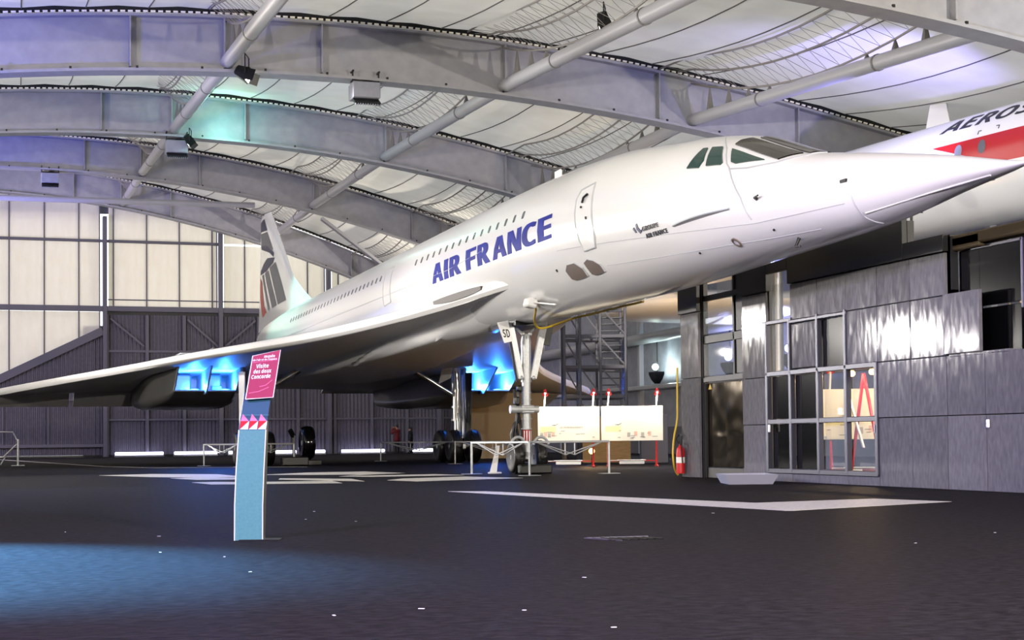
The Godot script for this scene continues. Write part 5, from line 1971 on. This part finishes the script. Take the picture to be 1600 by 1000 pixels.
# ---------- everything else ----------
func small_things() -> void:
	var b: MB
	person(Vector3(23.35, 0, -95.4), PI + .5, 1.82, true, "person in a dark red jacket holding a camera up to the face")
	person(Vector3(24.3, 0, -95.6), -PI / 2 - .3, 1.68, false, "person in a long dark coat standing in profile by the far wall")
	# strips of light along the foot of the far wall
	var strips := [[5.67, 8.72], [9.32, 12.1], [12.75, 14.4], [17.77, 19.1], [20.12, 23.1], [24.9, 26.6], [14.9, 17.2]]
	var where := ["farthest left along the foot of the far wall", "under the left engine, along the far wall", "hidden partly by the wheels behind the blue sign", "right of the black wheels behind the blue sign", "left of the person in red", "right of the person in the dark coat", "between the wheels behind the blue sign"]
	for i in strips.size():
		var q: Array = strips[i]
		var m: float = (q[0] + q[1]) / 2
		var o := thing("light_strip", Vector3(m, 0, -97.75), "white glowing light strip " + where[i], "light", "light strips along the far wall")
		b = MB.new()
		b.box(Vector3(m, .05, -97.75), Vector3(q[1] - q[0], .1, .16), Basis(), .01)
		part("housing", b, M.galv, o)
		b = MB.new()
		b.box(Vector3(m, .19, -97.72), Vector3(q[1] - q[0] - .06, .19, .1), Basis(), .04)
		part("tube_light", b, M.led, o)
		var l := AreaLight3D.new()
		l.name = "strip_light"
		l.area_size = Vector2(q[1] - q[0], .08)
		l.light_energy = .25 * (q[1] - q[0])
		l.light_color = Color(.82, .82, 1.0)
		l.shadow_enabled = true
		add_child(l, true)
		l.look_at_from_position(Vector3(m, .33, -97.72), Vector3(m, 2.4, -98.3), Vector3(0, 0, 1))
	# heaters under the girders
	var heaters := [[Vector3(10.5, 12.0, -46.9), M.wall_pale, "grey box heater under the girder above the aircraft, in clear view"], [Vector3(6.25, 13.2, -63.9), M.wall_pale, "pale box heater with a floodlight beside it, second girder from the camera"], [Vector3(1.5, 14.55, -80.9), M.wall_pale, "bluish box heater under the far girder at upper left"]]
	for h in heaters:
		var c: Vector3 = h[0]
		var o := thing("heater", c, h[2], "heater", "box heaters under the girders")
		b = MB.new()
		b.box(c, Vector3(.9, .52, .7), Basis(), .03)
		part("case", b, h[1], o)
		b = MB.new()
		b.box(c + Vector3(0, -.33, .22), Vector3(.84, .08, .62), Basis(Vector3.RIGHT, .5))
		part("grille_back", b, M.black, o)
		for i in 11:
			b = MB.new()
			b.box(c + Vector3(-.4 + .08 * i, -.37, .25), Vector3(.026, .05, .68), Basis(Vector3.RIGHT, .5))
			part("slat", b, M.wall_pale, o)
		b = MB.new()
		b.lathe([[.0, 0], [.2, 0], [.24, .08], [.15, .12], [0, .12]], c + Vector3(.1, .26, 0), Vector3.UP, 18)
		b.box(c + Vector3(0, .33, 0), Vector3(.86, .05, .3), Basis(), .01)
		part("fan", b, M.black, o)
		for x in [-.42, .42]:
			b = MB.new()
			b.tube([c + Vector3(x, .2, .2), c + Vector3(x, .62, .2)], .025, 8)
			b.bar(c + Vector3(x, .6, .3), c + Vector3(x, .6, -.3), .05, .05)
			part("hanger", b, M.black, o)
	# floodlights on the roof pipes
	flood(Vector3(15.35, 12.25, -38.3), Vector3(18.0, 0, -37), Color(.97, .97, 1), 160.0, 30.0, "black floodlight hanging at the top edge of the picture", M.lens, "", .36)
	flood(Vector3(6.7, 12.2, -46.5), Vector3(14, 8.5, -44), Color(1, 1, 1), 60.0, 34.0, "black floodlight where the left roof pipe meets a girder", M.lens, "", .4)
	flood(Vector3(6.75, 13.35, -63.2), Vector3(11.3, 6.5, -62.0), Color(.62, 1.0, .92), 120.0, 38.0, "black floodlight giving greenish light beside a box heater", M.uplens, "", .34)
	omni(Vector3(8.2, 13.9, -62.6), Color(.60, 1.0, .92), 4.0, .2)
	# uplights on the ledge of the right wall
	for q in [[Vector3(30.9, 3.9, -70.5), "uplight on the wall ledge left of the pavilion"], [Vector3(30.9, 3.95, -62.2), "uplight on the wall ledge seen through the door glass"], [Vector3(30.9, 4.0, -56.5), "uplight on the wall ledge seen through the tall window"]]:
		var c: Vector3 = q[0]
		var o := thing("uplight", c, q[1], "lamp", "uplights on the right wall")
		b = MB.new()
		var rings := []
		for w in [[-.3, .14], [-.1, .3], [.18, .42], [.3, .42]]:
			rings.append(PackedVector3Array([c + Vector3(-w[1] * .7, w[0], -w[1]), c + Vector3(w[1] * .5, w[0], -w[1]), c + Vector3(w[1] * .5, w[0], w[1]), c + Vector3(-w[1] * .7, w[0], w[1])]))
		b.loft(rings)
		part("housing", b, M.black, o)
		b = MB.new()
		b.sphere(c + Vector3(-.1, .55, 0), Vector3(.17, .17, .17), 14)
		part("lamp_glass", b, M.uplens, o)
		b = MB.new()
		b.tube([c + Vector3(.05, .2, -.1), c + Vector3(.05, 2.2, -.1)], .035, 8)
		part("conduit", b, M.black, o)
		omni(c + Vector3(-.1, .55, 0), Color(.66, .68, 1.0) if c.z > -66 else Color(.9, 1, .97), 5.0 if c.z < -66 else 12.0, .12)
	# stair tower behind the boards
	var right := Vector3(.9503, 0, .3113)
	var away := Vector3(.3113, 0, -.9503)
	var c0 := Vector3(18.44, 0, -47.5)
	var tw := thing("stair_tower", c0, "dark steel stair tower with diagonal braces behind the white boards", "stairs")
	var us := [-.95, -.42, .27, 1.12]
	var at := func(u: float, y: float, w: float) -> Vector3: return c0 + right * u + away * w + Vector3(0, y, 0)
	for u in us:
		for w in [0.0, 2.2]:
			b = MB.new()
			b.bar(at.call(u, 0, w), at.call(u, 5.6, w), .09, .09, away, .01)
			part("upright", b, M.tower, tw)
	for y in [1.05, 2.25, 3.25, 4.3, 5.4]:
		for w in [0.0, 2.2]:
			b = MB.new()
			b.bar(at.call(-.95, y, w), at.call(1.12, y, w), .07, .12, Vector3.UP, .008)
			part("ledger", b, M.tower, tw)
		for i in 3:
			if y < 5:
				b = MB.new()
				b.bar(at.call(us[i], y + 1.0, 0), at.call(us[i + 1], y + .05, 0), .05, .05)
				part("diagonal", b, M.tower, tw)
	for i in 22:
		b = MB.new()
		b.bar(at.call(.32, .35 + i * .23, .35 + .07 * (i % 9)), at.call(1.08, .35 + i * .23, .35 + .07 * (i % 9)), .26, .035)
		part("tread", b, M.tower, tw)
	for i in 9:
		b = MB.new()
		b.tube([at.call(1.16, 1.9 + i * .05, .25 * i), at.call(1.16, 4.6 - i * .06, .25 * i)], .02, 6)
		part("baluster", b, M.tower, tw)
	b = MB.new()
	b.tube([at.call(1.16, 4.6, 0), at.call(1.16, 4.1, 2.2)], .03, 8)
	b.tube([at.call(1.16, 3.2, 0), at.call(1.16, 2.9, 2.2)], .03, 8)
	part("handrail", b, M.galv, tw)
	# big flat panels standing behind the wheels
	b = MB.new()
	b.prism([Vector2(-1.0, .05), Vector2(2.2, .05), Vector2(2.2, 2.75), Vector2(.55, 2.75), Vector2(0, 2.5), Vector2(-.95, 2.4)], Transform3D(Basis(right, Vector3.UP, -away), Vector3(18.8, 0, -60)), .12)
	solo("partition", b, M.beige, Vector3(18.8, 0, -60), "plain beige partition behind the nose leg", "partition")
	b = MB.new()
	b.box(Vector3(18.0, .8, -45.2), Vector3(1.55, 1.5, .1), Basis(right, Vector3.UP, -away), .01)
	solo("partition", b, M.wood, Vector3(18.0, 0, -45.2), "brown wooden partition standing under the stair tower", "partition")
	b = MB.new()
	b.box(Vector3(20.0, .8, -46.0), Vector3(.9, 1.6, .5), Basis(right, Vector3.UP, -away), .02)
	solo("cabinet", b, M.wall_dim, Vector3(20.0, 0, -46.0), "grey cabinet right of the brown partition", "cabinet")
	# chocks
	for q in [[Vector3(11.6, .12, -33.72), Vector3(.8, .22, .24), "black wheel chock in front of the nose wheels"], [Vector3(9.0, .16, -51.6), Vector3(.9, .3, .5), "black block in front of the left-hand main wheels"]]:
		b = MB.new()
		b.box(q[0], q[1], Basis(), .03)
		solo("wheel_chock", b, M.rubber, q[0] - Vector3(0, q[0].y, 0), q[2], "chock")
	# spare wheel on a stand right of the left-hand bogie
	var sw := thing("spare_wheel", Vector3(9.55, 0, -52.6), "single glossy black wheel standing upright right of the blue sign", "wheel")
	b = MB.new()
	tyre(b, Vector3(9.62, .78, -52.6), .6, .45)
	part("tyre", b, M.gloss_black, sw)
	b = MB.new()
	hub(b, Vector3(9.62, .78, -52.6), .3, .45)
	part("wheel_hub", b, M.galv, sw)
	b = MB.new()
	b.box(Vector3(9.55, .09, -52.6), Vector3(1.0, .18, .9), Basis(), .02)
	b.bar(Vector3(9.15, .15, -52.5), Vector3(9.12, 1.05, -52.5), .1, .1)
	b.bar(Vector3(9.12, 1.0, -52.5), Vector3(8.98, 1.25, -52.4), .1, .14)
	part("cradle", b, M.black, sw)
	# white jack stand by the nose wheel
	b = MB.new()
	b.prism([Vector2(-.16, 0), Vector2(.02, 0), Vector2(.1, .68), Vector2(.02, .68)], Transform3D(Basis(right, Vector3.UP, -away), Vector3(11.0, 0, -34.9)), .04)
	b.box(Vector3(10.97, .02, -34.9), Vector3(.3, .04, .2), Basis(), .01)
	solo("jack_stand", b, M.white, Vector3(11.0, 0, -34.9), "narrow white stand left of the nose wheels", "stand")
	# tray on the floor
	var tr := thing("plastic_tray", Vector3(12.2, 0, -24.0), "shallow grey plastic tray on the floor before the dark door", "tray")
	b = MB.new()
	var yb := Basis(Vector3.UP, .12)
	for w in [[0.0, .60, .34], [.15, .70, .42]]:
		pass
	var tc := Vector3(12.25, 0, -24.1)
	var ring := func(y: float, hx: float, hz: float) -> PackedVector3Array:
		return PackedVector3Array([tc + right * -hx + away * -hz + Vector3(0, y, 0), tc + right * hx + away * -hz + Vector3(0, y, 0), tc + right * hx + away * hz + Vector3(0, y, 0), tc + right * -hx + away * hz + Vector3(0, y, 0)])
	b.loft([ring.call(.03, .36, .5), ring.call(.17, .43, .62), ring.call(.17, .46, .65), ring.call(.0, .38, .54)], false)
	b.quad(ring.call(.03, .36, .5)[0], ring.call(.03, .36, .5)[1], ring.call(.03, .36, .5)[2], ring.call(.03, .36, .5)[3])
	b.quad(ring.call(.0, .38, .54)[0], ring.call(.0, .38, .54)[1], ring.call(.0, .38, .54)[2], ring.call(.0, .38, .54)[3])
	part("shell", b, flat(Color(.60, .61, .64), .5), tr)
	b = MB.new()
	for u in [-.28, .28]:
		b.box(tc + right * u + away * -.585 + Vector3(0, .11, 0), Vector3(.13, .035, .02), Basis(right, Vector3.UP, -away))
	part("hand_slot", b, M.frame_dark, tr)
	# extinguisher on the pavilion corner
	var ex := thing("fire_extinguisher", Vector3(13.1, .06, -28.72), "red fire extinguisher hung low on the pavilion's left corner", "extinguisher")
	b = MB.new()
	b.lathe([[0, 0], [.085, 0], [.09, .02], [.09, .44], [.075, .52], [.035, .57], [.03, .6], [0, .6]], Vector3(13.09, .08, -28.72), Vector3.UP, 20)
	part("cylinder", b, M.red, ex)
	b = MB.new()
	b.lathe([[.091, .22], [.0922, .22], [.0922, .34], [.091, .34]], Vector3(13.09, .08, -28.72), Vector3.UP, 20)
	part("label", b, M.board, ex)
	b = MB.new()
	b.bar(Vector3(13.09, .69, -28.76), Vector3(13.02, .74, -28.62), .025, .02)
	b.tube([Vector3(13.09, .66, -28.72), Vector3(13.05, .8, -28.85), Vector3(13.08, .9, -28.72), Vector3(13.05, .86, -28.55), Vector3(13.06, .55, -28.60), Vector3(13.08, .3, -28.60)], .014, 8)
	b.box(Vector3(13.09, .68, -28.72), Vector3(.05, .05, .06), Basis(), .01)
	part("valve_hose", b, M.black, ex)
	# yellow cables
	b = MB.new()
	var cp := []
	for q in [[.0, 13.17, 2.3], [.0, 13.16, 1.6], [.0, 13.15, 1.2], [.06, 13.05, .85], [.1, 13.0, .55], [.08, 13.02, .3], [.0, 13.1, .12], [.0, 13.16, .04]]:
		cp.append(Vector3(q[1], q[2], -29.0 + q[0]))
	b.tube(smooth(cp), .022, 8)
	solo("yellow_cable", b, M.yellow, Vector3(13.1, 0, -29), "yellow cable hanging down the pavilion's left corner", "cable")
	# things seen through the pavilion's lower windows
	b = MB.new()
	b.bar(Vector3(13.62, .22, -23.95), Vector3(13.52, .82, -23.62), .05, .05)
	b.bar(Vector3(13.52, .82, -23.72), Vector3(13.52, .80, -23.52), .07, .05)
	solo("white_tube", b, M.white, Vector3(13.6, .2, -23.9), "white tube leaning behind the second lower pane", "tube")
	b = MB.new()
	b.box(Vector3(13.45, .26, -24.65), Vector3(.2, .05, .55), Basis(), .01)
	solo("wood_strip", b, M.wood, Vector3(13.45, .23, -24.65), "strip of light wood lying in the first lower window", "plank")
	var ea := thing("red_easel", Vector3(15.2, 0, -24.6), "red folding easel seen through the pavilion windows", "easel")
	for q in [[Vector3(15.0, 0, -25.2), Vector3(15.15, 2.0, -24.9)], [Vector3(15.3, 0, -24.5), Vector3(15.15, 2.0, -24.9)], [Vector3(15.6, 0, -23.4), Vector3(15.55, 1.75, -23.6)]]:
		b = MB.new()
		b.bar(q[0], q[1], .05, .05, Vector3(0, 0, 1), .006)
		part("leg", b, M.red, ea)
	b = MB.new()
	b.bar(Vector3(15.2, .95, -24.5), Vector3(15.6, .95, -23.4), .05, .08)
	b.bar(Vector3(15.1, .18, -24.9), Vector3(15.6, .18, -23.4), .04, .05)
	part("shelf_rail", b, M.red, ea)
	b = MB.new()
	b.bar(Vector3(14.9, 1.7, -25.1), Vector3(15.0, .6, -24.7), .05, .03)
	solo("white_batten", b, M.white, Vector3(14.95, .6, -24.9), "thin white batten leaning beside the red easel", "batten")
	for q in [[Vector3(14.9, 2.0, -24.9), "left of the two warm bulbs inside the pavilion windows"], [Vector3(14.9, 2.0, -24.2), "right of the two warm bulbs inside the pavilion windows"]]:
		var o := thing("work_lamp", q[0], q[1], "lamp", "warm bulbs inside the pavilion")
		b = MB.new()
		b.sphere(q[0], Vector3.ONE * .06, 14)
		part("bulb", b, M.bulb, o)
		b = MB.new()
		b.tube([q[0] + Vector3(0, .05, 0), q[0] + Vector3(0, .14, 0)], .025, 8)
		b.tube([q[0] + Vector3(0, .14, 0), q[0] + Vector3(0, 1.6, 0)], .008, 6)
		part("cord", b, M.black, o)
		omni(q[0], Color(1, .86, .62), 2.2, .06)
	var wl := thing("work_lamp", Vector3(16.4, 0, -42.4), "warm lamp added out of sight behind the white boards to light the floor", "lamp")  # hidden lamp added to warm the floor round the boards
	b = MB.new()
	b.sphere(Vector3(16.4, .45, -42.4), Vector3.ONE * .09, 14)
	part("bulb", b, M.bulb, wl)
	b = MB.new()
	b.tube([Vector3(16.4, .0, -42.4), Vector3(16.4, .38, -42.4)], .02, 8)
	b.box(Vector3(16.4, .015, -42.4), Vector3(.3, .03, .3), Basis(), .01)
	part("stand", b, M.black, wl)
	omni(Vector3(16.4, .45, -42.4), Color(1, .76, .42), 2.6, .09)
	# plants in the opening at the right edge
	var pl := thing("potted_shrub", Vector3(17.6, 0, -22.6), "bright green leafy shrub in the opening at the right edge", "plant")
	b = MB.new()
	b.lathe([[0, 0], [.25, 0], [.35, .55], [.3, .55], [.28, .5], [0, .5]], Vector3(17.6, 0, -22.6), Vector3.UP, 18)
	part("pot", b, M.pot, pl)
	b = MB.new()
	var lf := MB.new()
	var rng := RandomNumberGenerator.new()
	rng.seed = 4
	for i in 9:
		var an := TAU * i / 9
		var tip := Vector3(17.6 + cos(an) * .6, 2.6 + rng.randf() * 1.2, -22.6 + sin(an) * .9)
		b.tube([Vector3(17.6, .5, -22.6), Vector3(17.6, .5, -22.6).lerp(tip, .6) + Vector3(0, .3, 0), tip], [.03, .02, .01], 6)
		for k in 26:
			var p := Vector3(17.6, .5, -22.6).lerp(tip, .35 + .65 * rng.randf()) + Vector3(rng.randf_range(-.3, .3), rng.randf_range(-.1, .3), rng.randf_range(-.3, .3))
			var d := Vector3(rng.randf_range(-1, 1), rng.randf_range(-.5, .6), rng.randf_range(-1, 1)).normalized()
			var s := d.cross(Vector3.UP).normalized() * .035
			lf.quad(p, p + d * .09 + s, p + d * .2, p + d * .09 - s)
	part("stem", b, M.wood, pl)
	part("leaves", lf, M.leaf, pl, "", "stuff")
	flood(Vector3(16.2, 3.5, -20.6), Vector3(17.6, 2.4, -22.6), Color(1, .98, .9), 14.0, 50.0, "floodlight added to light the shrub at the right edge", M.lens, "", .2)  # lamp added so that the leaves come out bright

func smooth(p: Array) -> Array:
	var o := []
	for i in p.size() - 1:
		for s in 5:
			var a: Vector3 = p[maxi(i - 1, 0)]
			o.append(p[i].cubic_interpolate(p[i + 1], a, p[mini(i + 2, p.size() - 1)], s / 5.0))
	o.append(p[p.size() - 1])
	return o
